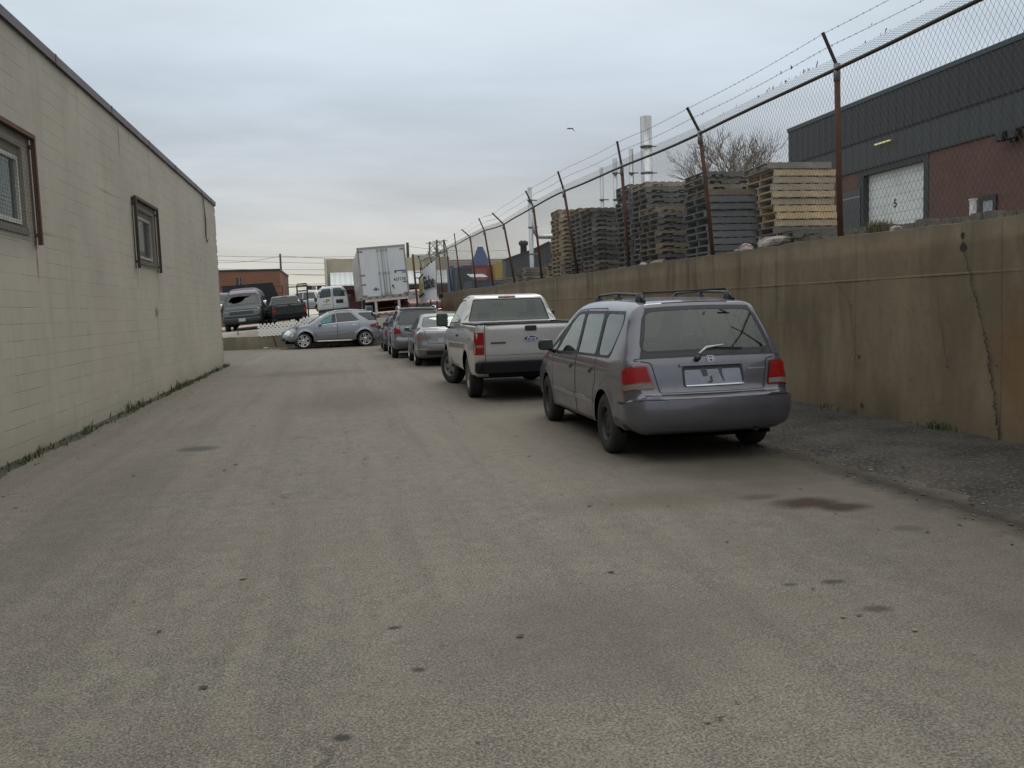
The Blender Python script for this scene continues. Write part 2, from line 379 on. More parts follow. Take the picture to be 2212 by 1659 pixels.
        mb.add(V, F, mi, True, NN)
    def patch(s, mb, kind, poly, off, depth=0., sg=1, mi=0, g=None):
        """a raised piece lying on the shell (lamp, badge, trim) with its own edge"""
        g = g or s.g*.8; L = dens(poly, g); O = np.array(L); n = len(L)
        lo, hi = O.min(0), O.max(0); G = np.stack(np.meshgrid(np.arange(lo[0]+g/2, hi[0], g), np.arange(lo[1]+g/2, hi[1], g)), -1).reshape(-1, 2)
        if len(G): G = G[pip(O, G)]
        if len(G): G = G[np.linalg.norm(G[:, None]-O[None], axis=2).min(1) > g*.4]
        r = geometry.delaunay_2d_cdt([Vector(p) for p in L]+[Vector(p) for p in G.tolist()], [(i, (i+1) % n) for i in range(n)], [], 0, 1e-5)
        VV = np.array([tuple(v) for v in r[0]]); T = np.array(r[2]); T = T[pip(O, VV[T].mean(1))]
        P, F, NN = s.mesh(kind, VV, T, sg, off); mb.add(P, F, mi, True, NN)
        if depth:
            A, nA = s.at(kind, O, sg, off); B, _ = s.at(kind, O, sg, off-depth); cc = A.mean(0)
            out = A-cc; out -= (out*nA).sum(1)[:, None]*nA; out /= np.maximum(np.linalg.norm(out, axis=1), 1e-9)[:, None]
            mb.add(np.vstack([A, B]), [(i, (i+1) % n, n+(i+1) % n, n+i) for i in range(n)], mi, False, np.vstack([out, out]))

def wheel_meshes(R, wd, rr, kind, rim_mat):
    """tyre and rim, axle along X, outer face towards -X"""
    h = wd/2; t = MB()
    t.lathe([(rr, -h*.86), (rr+.012, -h*.95), (R*.5+rr*.5, -h), (R-.03, -h*.93), (R-.008, -h*.78), (R, -h*.6), (R, h*.6), (R-.008, h*.78), (R-.03, h*.93), (rr, h*.86)], 36, 'X')
    for k in range(3): t.lathe([(R+.0015, -h*.5+h*.45*k), (R+.0015, -h*.45+h*.45*k)], 36, 'X', mi=0)
    r = MB(); o = -h*.86
    r.lathe([(rr+.004, o-.004), (rr-.006, o-.008), (rr-.02, o+.006), (rr-.03, o+.05), (rr-.03, h*.8)], 36, 'X')
    if kind == 'steel':
        f = o+.035; n = 36
        r.lathe([(rr-.028, f+.02), (rr*.80, f)], n, 'X'); r.lathe([(rr*.62, f-.012), (rr*.5, f-.02), (rr*.38, f+.01), (rr*.34, f-.004), (rr*.16, f-.012), (.0, f-.012)], n, 'X')
        for j in range(n):                                   # ring with hand holes
            if j % 3 == 0: continue
            a0, a1 = 2*pi*j/n, 2*pi*(j+1)/n
            r.lathe([(rr*.80, f), (rr*.62, f-.012)], 1, 'X', a0=a0, a1=a1)
    else:
        ns, dbl, sw = kind; f = o+.02
        r.lathe([(.0, f-.012), (.04, f-.012), (.065, f), (.075, f+.03)], 20, 'X')
        for j in range(ns):
            for dd in ((-.2, .2) if dbl else (0,)):
                a = 2*pi*j/ns+.3; T = Matrix.Rotation(a, 4, 'X')
                y0 = dd*.2; y1 = dd*rr*.72
                P = [(f+.0, y0-sw*.5, .05), (f+.0, y0+sw*.5, .05), (f-.006, y1+sw*.55, rr-.012), (f-.006, y1-sw*.55, rr-.012), (f+.03, y0-sw*.5, .05), (f+.03, y0+sw*.5, .05), (f+.035, y1+sw*.55, rr-.012), (f+.035, y1-sw*.55, rr-.012)]
                r.add([T @ Vector(p) for p in P], [(0, 1, 2, 3), (7, 6, 5, 4), (0, 4, 5, 1), (1, 5, 6, 2), (2, 6, 7, 3), (3, 7, 4, 0)], 0)
    r.lathe([(rr-.03, o+.07), (0, o+.07)], 24, 'X', mi=1)
    return t, r
def add_wheels(root, R, wd, rr, kind, rim_mat, spots, steer=0.):
    t, r = wheel_meshes(R, wd, rr, kind, rim_mat); first = None
    for (x, a, front) in spots:
        if first is None:
            wv = t.build('wheel', RUBBER, root); rv = r.build('rim', [rim_mat, DARK], wv, recalc=False); first = (wv, rv); wo = wv
        else:
            wo = first[0].copy(); COL.objects.link(wo); wo.parent = root; q = first[1].copy(); COL.objects.link(q); q.parent = wo
        wo.location = (x, a, R); wo.rotation_euler = (random.random()*6, 0, (pi if x > 0 else 0)); 
        wo.rotation_mode = 'XYZ'
        if front and steer: wo.rotation_euler[2] += steer
def rbox(name, c, size, mat, parent, bev=.02, rot=None, **k):
    m = MB(); m.cbox((0, 0, 0), size); o = m.build(name, mat, parent, bevel=bev, **k); o.location = [float(v) for v in c]
    if rot: o.rotation_euler = rot
    for p in o.data.polygons: p.use_smooth = len(p.vertices) > 0
    return o
SEAT = flat('seat_fabric', (.02, .022, .026), .95, spec=.1)
TRIMG = flat('cabin_trim', (.03, .03, .03), .9, spec=.1)
def car(name, label, cat, root, sh, pm, side=(), strip=(), arch_mat=None, cabin=None, group=None, track=.0, wheels=None, under=(.16, .26)):
    """side / strip: list of (part, polygon, material, offset, own object?)  body takes what is left.
       part None = opening"""
    body = MB(); L = sh.L
    circ = [[(ac+R*cos(t), zc+R*sin(t)) for t in np.linspace(0, 2*pi, 29)[:-1]] for ac, zc, R in sh.arches]
    VV, T, C = sh.cdt('side', [q[1] for q in side]+circ, None, sh.g)
    lab = np.full(len(T), -1)
    for i in range(len(side)-1, -1, -1): lab[pip(dens(side[i][1], sh.g), C)] = i
    for c, (ac, zc, R) in zip(circ, sh.arches): lab[np.hypot(C[:, 0]-ac, C[:, 1]-zc) < R*.992] = -2
    mats = [pm, BLACK]
    for sg in (-1, 1):
        P, F, n = sh.mesh('side', VV, T[lab == -1], sg); body.add(P, F, 0, True, n)
        for i, (nm, poly, mt, off, *own) in enumerate(side):
            if nm is None or not (lab == i).any(): continue
            m = MB(); P, F, n = sh.mesh('side', VV, T[lab == i], sg, off); m.add(P, F, 0, True, n)
            if nm == 'door': sh.ribbon(m, 'side', poly, .012, .0015, sg, 1)
            if nm == 'window': sh.ribbon(m, 'side', poly, .018, .001, sg, 1)
            m.build(nm, [mt, BLACK], root)
        for ac, zc, R in sh.arches:                            # wheel housing and arch lip
            t = np.linspace(-.35, pi+.35, 25); q = np.stack([ac+R*np.cos(t), zc+R*np.sin(t)], 1); q[:, 1] = np.maximum(q[:, 1], sh.O[:, 1].min()+.002)
            A = sh.side(q, sg); B = A.copy(); B[:, 0] -= sg*.03; Cc = A.copy(); Cc[:, 0] = sg*max(.1, sh.Wm-.42); k = len(t)
            nn = np.stack([np.zeros(k), -np.cos(t), -np.sin(t)], 1)
            body.add(np.vstack([A, B]), [(i, i+1, k+i+1, k+i) for i in range(k-1)], 0, True, np.vstack([nn, nn]))
            body.add(np.vstack([B, Cc]), [(i, i+1, k+i+1, k+i) for i in range(k-1)], 2, True, np.vstack([nn, nn]))
            body.add(Cc, [tuple(range(k))], 2, False, np.tile([sg, 0, 0], (k, 1)))
    VV, T, C = sh.cdt('strip', [q[1] for q in strip], None, sh.g*1.3); lab = np.full(len(T), -1)
    for i in range(len(strip)-1, -1, -1): lab[pip(dens(strip[i][1], sh.g), C)] = i
    P, F, n = sh.mesh('strip', VV, T[lab == -1], 1); body.add(P, F, 0, True, n)
    for i, (nm, poly, mt, off, *own) in enumerate(strip):
        if nm is None or not (lab == i).any(): continue
        m = MB(); P, F, n = sh.mesh('strip', VV, T[lab == i], 1, off); m.add(P, F, 0, True, n)
        if nm in ('tailgate', 'bonnet', 'boot_lid', 'rear_door'): sh.ribbon(m, 'strip', poly, .012, .0015, 1, 1)
        elif 'window' in nm or 'windscreen' in nm: sh.ribbon(m, 'strip', poly, .02, .001, 1, 1)
        m.build(nm, [mt, BLACK], root)
    body.build('body', [pm, BLACK, DARK], root)
    zb = sh.O[:, 1].min(); u = MB(); wi = sh.Wm-.14
    ar = sorted(sh.arches); cuts = [(.42, ar[0][0]-ar[0][2]), (ar[0][0]+ar[0][2], ar[1][0]-ar[1][2]), (ar[1][0]+ar[1][2], L-.2)]
    for a, b in cuts: u.box((-wi, a, max(.15, zb-.03)), (wi, b, zb+.14))
    u.box((-(sh.Wm-.43), .40, max(.15, zb-.03)), (sh.Wm-.43, L-.2, zb+.13)); u.box((-(sh.Wm-.2), .13, zb+.10), (sh.Wm-.2, .42, zb+.15)); u.build('underbody', DARK, root)
    return root
def seats(root, rows, z, wfront=.5, zt=None, hr=True, sep=.38):
    for (a, xs) in rows:
        for x in xs:
            m = MB(); T = Matrix.Rotation(R_(12), 4, 'X')
            m.cbox((x, a, z+.28), (wfront, .14, .56), 0, T)
            if hr: m.cbox((x, a-.09, z+.66), (wfront*.52, .10, .17), 0, T)
            m.cbox((x, a+.3, z+.02), (wfront, .5, .14))
            m.build('seat', SEAT, root, bevel=.035)
# ---------------------------------------------------------------- setting materials
def asphalt():
    k = NT('asphalt'); x, y, z = k.xyz()
    big = k.noise(.35, 4, .55); mid = k.noise(2.2, 5, .6); fine = k.noise(85, 4, .8); grain = k.noise(230, 2, .6); chips = k.n('ShaderNodeTexVoronoi', {'Vector': k.o, 'Scale': 120., 'Randomness': 1.}, outi=1)
    track = k.noise(1.9, 5, .6, scale3=(1, .07, 1))
    f = k.m_('ADD', k.m_('MULTIPLY', big, .35), k.m_('ADD', k.m_('MULTIPLY', mid, .25), k.m_('MULTIPLY', track, .40)))
    c = k.mix(k.mr(f, .40, .60), (.108, .099, .083), (.186, .170, .141))
    m2 = k.noise(7, 6, .7); c = k.mix(k.mr(m2, .50, .62, 0., .6), c, (.066, .058, .047)); c = k.mix(k.mr(m2, .47, .36, 0., .5), c, (.25, .225, .182))
    wm = k.noise(.28, 3, .5); c = k.mix(k.mr(wm, .42, .62, 0., .35), c, (.185, .150, .118))
    c = k.mix(k.m_('MULTIPLY', k.mr(k.noise(2.6, 5, .65, scale3=(1, .05, 1)), .50, .64), .6), c, (.072, .063, .051))
    c = k.mix(k.mr(fine, .50, .58, 0., .75), c, (.27, .25, .21)); c = k.mix(k.mr(fine, .42, .49, .8, 0.), c, (.05, .045, .037))
    cs = k.n('ShaderNodeSeparateXYZ', {0: chips}); c = k.mix(k.mr(cs, .82, .92, 0., .4), c, (.34, .32, .27)); c = k.mix(k.mr(cs, .12, .05, 0., .5), c, (.05, .045, .04))
    c = k.mix(k.mr(grain, .40, .60, 0., .45), c, k.mix(.4, c, (.32, .29, .23)))
    vo = k.n('ShaderNodeTexVoronoi', {'Vector': k.o, 'Scale': 3.1, 'Randomness': 1.}); c = k.mix(k.mr(vo, .022, .045, .75, 0.), c, (.035, .032, .028))
    cv = k.n('ShaderNodeTexVoronoi', {'Vector': k.n('ShaderNodeVectorMath', {0: k.o, 1: k.n('ShaderNodeTexNoise', {'Vector': k.o, 'Scale': 1.6, 'Detail': 4.}, outi=1)}, operation='ADD'), 'Scale': .22}, feature='DISTANCE_TO_EDGE'); cm = k.m_('MULTIPLY', k.mr(cv, .0012, .004, 1., 0.), k.mr(k.noise(.6, 2, .5), .55, .60)); c = k.mix(k.m_('MULTIPLY', cm, .45), c, (.03, .027, .022))
    pink = k.noise(.9, 3, .5, scale3=(.5, 1.2, 1)); c = k.mix(k.mr(pink, .5, .75, 0., .3), c, (.165, .135, .112))
    dirt = k.m_('MULTIPLY', k.mr(k.m_('ADD', x, k.m_('MULTIPLY', k.m_('SUBTRACT', mid, .5), 1.0)), 1.6, 4.7), .75); c = k.mix(dirt, c, (.078, .068, .053))
    dl = k.m_('MULTIPLY', k.mr(k.m_('ADD', x, k.m_('MULTIPLY', k.m_('SUBTRACT', mid, .5), .5)), -3.0, -3.65), .5); c = k.mix(dl, c, (.11, .10, .075))
    nz = k.noise(3.5, 5, .7)
    gut = k.m_('MULTIPLY', k.mr(k.m_('ABSOLUTE', k.m_('SUBTRACT', k.m_('ADD', x, k.m_('MULTIPLY', k.m_('SUBTRACT', nz, .5), .5)), 4.52)), .02, .30, 1., 0.), .85); c = k.mix(gut, c, (.022, .019, .015))
    # yellowish tan swathe where dust collects by the parked cars
    c = k.mix(k.m_('MULTIPLY', k.spot(x, y, 2.2, 11.5, 1.4, 7., nz, .9), .35), c, (.20, .172, .128))
    # oil, rust and damp marks; a broad dark zone beneath and behind the minivan
    for (cx, cy, rx, ry, col, st) in ((3.55, 6.0, .34, .26, (.035, .020, .012), .95), (3.72, 5.78, .26, .18, (.03, .019, .014), .9), (3.3, 6.3, .22, .12, (.045, .028, .018), .7), (2.9, 6.5, 1.5, .45, (.085, .068, .05), .5), (3.8, 7.3, 1.2, .8, (.06, .052, .04), .6), (3.78, 5.1, .16, .10, (.075, .07, .058), .85), (-1.76, 10.95, .30, .30, (.07, .066, .056), .85),
                                      (2.68, 4.25, .09, .05, (.05, .045, .035), .9), (2.42, 4.27, .05, .03, (.05, .05, .04), .8), (2.64, 3.8, .12, .06, (.06, .045, .035), .8), (-.06, 3.17, .05, .04, (.04, .038, .033), .9), (.28, 3.71, .045, .035, (.04, .038, .033), .9), (.21, 4.25, .05, .03, (.04, .038, .033), .9),
                                      (1.2, 3.9, 1.1, .9, (.10, .083, .07), .45), (.1, 16., 1.2, 3.2, (.085, .07, .057), .4), (-1.0, 24., 2.2, 1.4, (.085, .07, .058), .4), (-2.1, 8., .6, 3.5, (.085, .08, .068), .35), (3.4, 3.4, .8, .3, (.10, .08, .07), .35)):
        c = k.mix(k.m_('MULTIPLY', k.spot(x, y, cx, cy, rx, ry, nz if rx > .2 else k.noise(12, 3, .6)), st), c, col)
    k.set('Base Color', c); k.set('Roughness', .9); k.set('Specular IOR Level', .25)
    k.bump(k.m_('ADD', k.m_('MULTIPLY', fine, .7), k.m_('MULTIPLY', grain, .3)), .35, .005); return k.m
def blockwall():
    k = NT('painted_block'); x, y, z = k.xyz(); v = k.n('ShaderNodeCombineXYZ', {0: y, 1: z, 2: 0.})
    br = k.t.nodes.new('ShaderNodeTexBrick'); k.t.links.new(v, br.inputs['Vector']); br.inputs['Scale'].default_value = 1.
    br.inputs['Brick Width'].default_value = .4; br.inputs['Row Height'].default_value = .2; br.inputs['Mortar Size'].default_value = .005; br.inputs['Mortar Smooth'].default_value = .3
    br.inputs['Color1'].default_value = (.97, .97, .97, 1); br.inputs['Color2'].default_value = (1.02, 1.015, 1.0, 1); br.inputs['Mortar'].default_value = (.95, .95, .95, 1); br.offset = .5
    big = k.noise(.5, 4, .6); mid = k.noise(3., 5, .6); fine = k.noise(60, 3, .6); n = k.noise(1.3, 3, .6)
    c = k.mix(k.mr(big, .35, .65), (.362, .334, .274), (.425, .393, .322)); c = k.mix(1., c, br.outputs[0], 'MULTIPLY')
    jz = k.m_('ABSOLUTE', k.m_('SUBTRACT', k.m_('FRACT', k.m_('DIVIDE', z, .2)), .5)); hj = k.mr(jz, .484, .497)
    jm = k.m_('MULTIPLY', hj, k.mr(k.noise(1.1, 3, .7), .44, .53)); c = k.mix(k.m_('MULTIPLY', jm, .85), c, (.14, .125, .10))
    vj = k.m_('MULTIPLY', br.outputs[1], k.mr(n, .50, .62)); c = k.mix(k.m_('MULTIPLY', vj, .32), c, (.19, .175, .14))
    c = k.mix(k.mr(mid, .45, .75, 0., .22), c, (.27, .25, .20)); st = k.noise(2., 5, .6, scale3=(1, 1.5, .18)); c = k.mix(k.mr(st, .52, .75, 0., .35), c, (.26, .235, .18))
    c = k.mix(k.mr(z, .45, .0, 0., .45), c, (.24, .22, .165))
    pk = k.noise(.4, 2, .5); c = k.mix(k.mr(pk, .5, .7, 0., .25), c, (.46, .385, .32))
    nz = k.noise(9, 4, .6)
    for (cy, cz, ry, rz, col, s) in ((12.0, 2.35, .045, .28, (.20, .09, .03), .8), (12.0, 2.58, .08, .06, (.16, .07, .03), .8), (17.66, 2.4, .04, .26, (.26, .14, .07), .6), (19.62, 2.3, .05, .35, (.22, .12, .06), .6), (19.2, 1.75, .22, .14, (.10, .09, .07), .8), (19.3, 1.35, .05, .4, (.2, .17, .13), .5), (16.9, 4.9, .06, .4, (.13, .11, .08), .7), (25.2, 3.3, .05, .04, (.05, .04, .03), .9), (25.8, 3.28, .05, .04, (.05, .04, .03), .9), (7.9, 2.2, .04, .3, (.25, .13, .06), .5)):
        c = k.mix(k.m_('MULTIPLY', k.spot(y, z, cy, cz, ry, rz, nz), s), c, col)
    k.set('Base Color', c); k.set('Roughness', .82)
    h = k.m_('SUBTRACT', k.m_('ADD', k.m_('MULTIPLY', fine, .35), k.m_('MULTIPLY', mid, .3)), k.m_('ADD', k.m_('MULTIPLY', br.outputs[1], .10), k.m_('MULTIPLY', jm, .5))); k.bump(h, .5, .012); return k.m
def concrete(name, base, stain, k_y=1., dark=.5, seam=None):
    k = NT(name); x, y, z = k.xyz()
    big = k.noise(.55, 4, .6); mid = k.noise(2.5, 6, .65); fine = k.noise(40, 4, .65); st = k.noise(1.5, 6, .65, scale3=(1, 1.3*k_y, .10)); st2 = k.noise(4, 5, .6, scale3=(1, 1.6*k_y, .12))
    c = k.mix(k.mr(big, .35, .65), tuple(v*.86 for v in base), tuple(v*1.12 for v in base))
    c = k.mix(k.mr(st, .44, .70, 0., .6), c, stain); c = k.mix(k.mr(st2, .52, .72, 0., dark), c, tuple(v*.45 for v in base)); c = k.mix(k.mr(st2, .40, .28, 0., .3), c, tuple(min(1, v*1.4) for v in base)); st3 = k.noise(.9, 5, .6, scale3=(1, 1, .5)); c = k.mix(k.mr(st3, .48, .64, 0., .65), c, tuple(v*.5 for v in base)); c = k.mix(k.mr(k.noise(1.1, 4, .6, scale3=(1, 1, .22)), .56, .7, 0., .55), c, tuple(v*1.45 for v in base)); c = k.mix(k.mr(k.noise(11, 5, .7), .56, .68, 0., .5), c, tuple(v*.5 for v in base))
    c = k.mix(k.mr(mid, .5, .8, 0., .35), c, tuple(v*.6 for v in base)); c = k.mix(k.mr(fine, .35, .65, 0., .3), c, tuple(v*.7 for v in base))
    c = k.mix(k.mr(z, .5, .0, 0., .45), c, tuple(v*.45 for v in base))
    if seam:
        j = k.m_('ABSOLUTE', k.m_('SUBTRACT', k.m_('FRACT', k.m_('DIVIDE', y, seam)), .5)); c = k.mix(k.mr(j, .496, .499, 0., .6), c, tuple(v*.3 for v in base))
        c = k.mix(k.m_('MULTIPLY', k.spot(y, z, 7.0, .9, .55, .9, mid), .55), c, (.17, .085, .03))
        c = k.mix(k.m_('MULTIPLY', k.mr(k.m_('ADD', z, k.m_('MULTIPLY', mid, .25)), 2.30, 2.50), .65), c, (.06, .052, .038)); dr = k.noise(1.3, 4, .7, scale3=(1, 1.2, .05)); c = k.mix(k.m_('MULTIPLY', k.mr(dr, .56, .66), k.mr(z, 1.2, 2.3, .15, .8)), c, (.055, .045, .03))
    k.set('Base Color', c); k.set('Roughness', .9); k.set('Specular IOR Level', .2); k.bump(k.m_('ADD', mid, k.m_('MULTIPLY', fine, .4)), .35, .015); return k.m
def brick(name, c1, c2, mortar, axis='Y', bw=.22, bh=.075):
    k = NT(name); x, y, z = k.xyz(); v = k.n('ShaderNodeCombineXYZ', {0: y if axis == 'Y' else x, 1: z, 2: 0.})
    br = k.t.nodes.new('ShaderNodeTexBrick'); k.t.links.new(v, br.inputs['Vector']); br.inputs['Scale'].default_value = 1.
    br.inputs['Brick Width'].default_value = bw; br.inputs['Row Height'].default_value = bh; br.inputs['Mortar Size'].default_value = .009
    for i, cc in (('Color1', c1), ('Color2', c2), ('Mortar', mortar)): br.inputs[i].default_value = (*cc, 1)
    c = k.mix(k.mr(k.noise(.8, 4, .6), .4, .7, 0., .35), br.outputs[0], tuple(v*.6 for v in c1)); k.set('Base Color', c); k.set('Roughness', .85); return k.m
def ribbed(name, col, pitch=.3, axis='Y', rough=.45, metal=.2, dirt=.3):
    k = NT(name); x, y, z = k.xyz(); u = y if axis == 'Y' else x; s = k.m_('FRACT', k.m_('DIVIDE', u, pitch)); h = k.mr(k.m_('ABSOLUTE', k.m_('SUBTRACT', s, .5)), .28, .36)
    c = k.mix(k.mr(k.noise(1.2, 5, .6, scale3=(1, 1, .3)), .4, .7, 0., dirt), col, tuple(v*.6 for v in col)); c = k.mix(k.m_('MULTIPLY', h, .25), c, tuple(v*.55 for v in col))
    k.set('Base Color', c); k.set('Roughness', rough); k.set('Metallic', metal); k.bump(h, .6, .03); return k.m
RUST = flat('rusty_steel', (.115, .052, .034), .8, .2, var=.4, sc=9, dirt=((.05, .035, .03), .8))
DKBR = flat('weathered_steel', (.055, .045, .04), .7, .3, var=.35, sc=8, dirt=((.12, .06, .03), .5))
XL0 = -3.72
GALV = flat('galvanised', (.23, .235, .23), .5, .4, var=.2, sc=7)
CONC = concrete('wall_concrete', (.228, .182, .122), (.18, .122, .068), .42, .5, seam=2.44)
LOWC = concrete('low_wall_concrete', (.27, .24, .175), (.22, .18, .11), .5)
YARD = flat('yard_gravel', (.19, .17, .14), .95, var=.35, sc=2.5, bump=.6)
LOTM = flat('lot_concrete', (.36, .33, .28), .9, var=.2, sc=1.2, bump=.3, dirt=((.2, .17, .13), .6))
WIN = flat('dark_window', (.02, .025, .03), .1)
WHITE = flat('white_metal', (.62, .63, .62), .45, var=.06, sc=2, dirt=((.35, .33, .28), .35))

# ---------------------------------------------------------------- ground
g = MB(); g.add([(-400, -60, 0), (400, -60, 0), (400, 900, 0), (-400, 900, 0)], [(0, 1, 2, 3)]); g.build('ground', asphalt(), kind='structure')
def height(x, y):
    xx = max(-16., min(5.2, x)); yy = max(43., min(64., y)); return (.5 if y < 43.7 else plane_z(xx, yy))
def plane_z(x, y): return .88+.0645*(x+5)+.0105*(y-46)
def grid(name, xs, ys, fz, mat, **k):
    m = MB(); V = [(x, y, fz(x, y)) for y in ys for x in xs]; n = len(xs); m.add(V, [(j*n+i, j*n+i+1, (j+1)*n+i+1, (j+1)*n+i) for j in range(len(ys)-1) for i in range(n-1)], 0, True); return m.build(name, mat, **k)
grid('yard_ground', [-300, -60, -16]+[-15+.5*i for i in range(43)], [43.6, 43.78]+[43.9+.4*i for i in range(55)]+[66, 75, 100, 200, 900], lambda x, y: height(x, y)+(random.random()-.5)*.03, LOTM, kind='structure')
WT = [(-8, 2.22), (7.06, 2.32), (10.1, 2.38), (13.9, 2.40), (18.3, 2.43), (26.5, 2.50), (39.5, 2.57), (55, 2.69), (66, 2.75)]
def walltop(y): return float(np.interp(y, [p[0] for p in WT], [p[1] for p in WT]))
grid('upper_yard', [6.74, 6.9, 7.1, 7.4, 7.8, 8.5, 10, 13, 18, 25, 60, 400], list(np.arange(-8, 66, .5))+[70, 90, 200, 900], lambda x, y: walltop(y)-.10+(random.random()*.16 if x < 8 else 0), YARD, kind='structure')
# dirt bank with stones at the end of the lane, right of the low wall
BANK = flat('bank_soil', (.13, .115, .085), .95, var=.5, sc=3, bump=.8)
xs = [1.6+.18*i for i in range(28)]; ys = [42.9+.12*i for i in range(16)]
def bank(x, y):
    t = min(1, max(0, (y-43.1)/1.5)); return -.02+(height(x, 44.2)+.03)*(t*t*(3-2*t))+(random.random()-.5)*.10*(t > 0)
grid('dirt_bank', xs, ys, bank, BANK, kind='structure')
m = MB()
for i in range(420):
    x = random.uniform(-3.5, 6.2); y = random.uniform(43.1, 44.2); s = random.uniform(.03, .16)
    if x < 1.6 and random.random() < .55: y = random.uniform(43.2, 43.45); s *= .6
    z = bank(x, y) if x > 1.6 else 0.; T = Matrix.Translation((x, y, z)) @ Matrix.Rotation(random.random()*3, 4, 'Z') @ Matrix.Rotation(random.random()*3, 4, 'X')
    m.cbox((0, 0, 0), (s*1.4, s, s*.7), 0, None); 
    for q in range(8): m.v[-8+q] = tuple(T @ (Vector(m.v[-8+q])*random.uniform(.7, 1.2)))
m.build('rubble', flat('rubble_stone', (.24, .21, .17), .9, var=.45, sc=4), label='loose stones and rubble along the foot of the bank', cat='rubble', kind='stuff')
# rough asphalt berm along the foot of the right wall
BERM = NT('rough_asphalt'); _n = BERM.noise(28, 5, .75); _b = BERM.noise(1.5, 4, .6)
BERM.set('Base Color', BERM.mix(BERM.mr(_n, .52, .64, 0., .6), BERM.mix(BERM.mr(_b, .4, .65), (.026, .023, .019), (.062, .055, .045)), (.19, .17, .14))); BERM.set('Roughness', .95); BERM.bump(_n, 1., .02)
def edge_x(y): return 4.62+.05*math.sin(y*1.3)+.05*math.sin(y*3.1+1)+.035*math.sin(y*9)+.02*math.sin(y*23)-(.25*max(0, min(1, (y-8)/2)))
m = MB(); ys = list(np.arange(-2, 42, .12)); nx = 16; V = []
for y in ys:
    e = edge_x(y)
    for i in range(nx+1):
        t = (i/nx)**1.3; x = e+(6.46-e)*t; z = -.012+.05*min(1, t*3)+.09*t+(random.random()-.5)*.016*(t > 0)
        if abs((y-9.2)-(x-5.4)*.5) < .07: z -= .03
        V.append((x, y, z))
m.add(V, [(j*(nx+1)+i, j*(nx+1)+i+1, (j+1)*(nx+1)+i+1, (j+1)*(nx+1)+i) for j in range(len(ys)-1) for i in range(nx)], 0, True); m.build('asphalt_berm', BERM.m, kind='structure')

m = MB()
for i in range(700):
    y = random.uniform(2.5, 14) if i < 400 else random.uniform(2, 26)
    x = edge_x(y)+random.gauss(0, .2) if i < 400 else random.choice([random.uniform(4.7, 6.3), XL0+abs(random.gauss(0, .35))]); s = random.uniform(.004, .015)*(1.6 if random.random() < .08 else 1); z = .004+(.06 if x > edge_x(y)+.15 else 0)
    T = Matrix.Translation((x, y, z)) @ Matrix.Rotation(random.random()*3, 4, 'Z') @ Matrix.Rotation(random.random()*3, 4, 'X'); m.cbox((0, 0, 0), (s*1.4, s, s*.7), 0 if random.random() < .7 else 1)
    for q in range(8): m.v[-8+q] = tuple(T @ (Vector(m.v[-8+q])*random.uniform(.7, 1.2)))
m.build('loose_chips', [flat('chip_dark', (.085, .075, .06), .9, var=.5, sc=8), flat('chip_pale', (.17, .155, .125), .9, var=.4, sc=8)], label='loose chips and grit along the broken asphalt edge and wall feet', cat='gravel', kind='stuff')
LEAF = [flat('leaf_brown', (.085, .055, .032), .8, var=.3), flat('leaf_dark', (.04, .036, .028), .8, var=.3), flat('leaf_tan', (.20, .15, .085), .8, var=.3)]
m = MB()
for i in range(170):
    x, y = (random.uniform(-3.5, 5.2), 1.8+12*random.random()**1.6) if i < 110 else (edge_x(7)+random.gauss(.1, .35), random.uniform(4.5, 12)); s = random.uniform(.008, .024); a = random.random()*6; z = .006+(.06 if x > 4.75 else 0); pts = []
    for t in range(7): rr_ = s*(1 if t % 2 else .65)*random.uniform(.7, 1.2); pts.append((x+rr_*1.5*cos(t*.9+a), y+rr_*sin(t*.9+a), z+random.uniform(0, .006)))
    m.add(pts, [tuple(range(7))], i % 3)
m.build('leaf_litter', LEAF, label='small dead leaves and dark scraps scattered over the paving', cat='litter', kind='stuff')
# ---------------------------------------------------------------- left block building
XL, YE, ZT = -3.72, 29.4, 5.30
BW = blockwall(); bld = thing('block_building', 'long cream painted block building with dark roof edging, filling the left side', 'building', (0, 0, 0))
m = MB(); OP = [(9.7, 11.75, 2.78, 3.78), (17.75, 19.45, 2.78, 3.76)]
yy = [-8, 9.7, 11.75, 17.75, 19.45, YE]; zz = [0, 2.78, 3.78, ZT]
def wq(y0, y1, z0, z1):
    ny = max(1, int((y1-y0)/.6)); nz_ = max(1, int((z1-z0)/.6)); V = [(XL+random.uniform(-.003, .003), y0+(y1-y0)*i/ny, z0+(z1-z0)*j/nz_) for j in range(nz_+1) for i in range(ny+1)]
    m.add(V, [(j*(ny+1)+i, j*(ny+1)+i+1, (j+1)*(ny+1)+i+1, (j+1)*(ny+1)+i) for j in range(nz_) for i in range(ny)])
for a in range(5):
    for b in range(3):
        if b == 1 and a in (1, 3): continue
        wq(yy[a], yy[a+1], zz[b], zz[b+1])
for y0, y1, z0, z1 in OP:
    z0, z1 = 2.78, 3.78; d = .19
    m.add([(XL, y0, z0), (XL, y1, z0), (XL, y1, z1), (XL, y0, z1), (XL-d, y0, z0), (XL-d, y1, z0), (XL-d, y1, z1), (XL-d, y0, z1)], [(0, 4, 5, 1), (1, 5, 6, 2), (2, 6, 7, 3), (3, 7, 4, 0)])
m.box((-20, -8, 0), (XL-.24, YE-.01, ZT-.05)); m.add([(XL, YE, 0), (-20, YE, 0), (-20, YE, ZT), (XL, YE, ZT)], [(0, 1, 2, 3)])
for i in range(7):                                            # broken block ends at the far corner
    for j in range(4): 
        z0 = .15+i*.74+j*.2; m.box((XL-.03, YE-.01, z0), (XL+.012, YE+random.uniform(.01, .05), z0+random.uniform(.09, .19)))
m.build('wall', BW, bld)
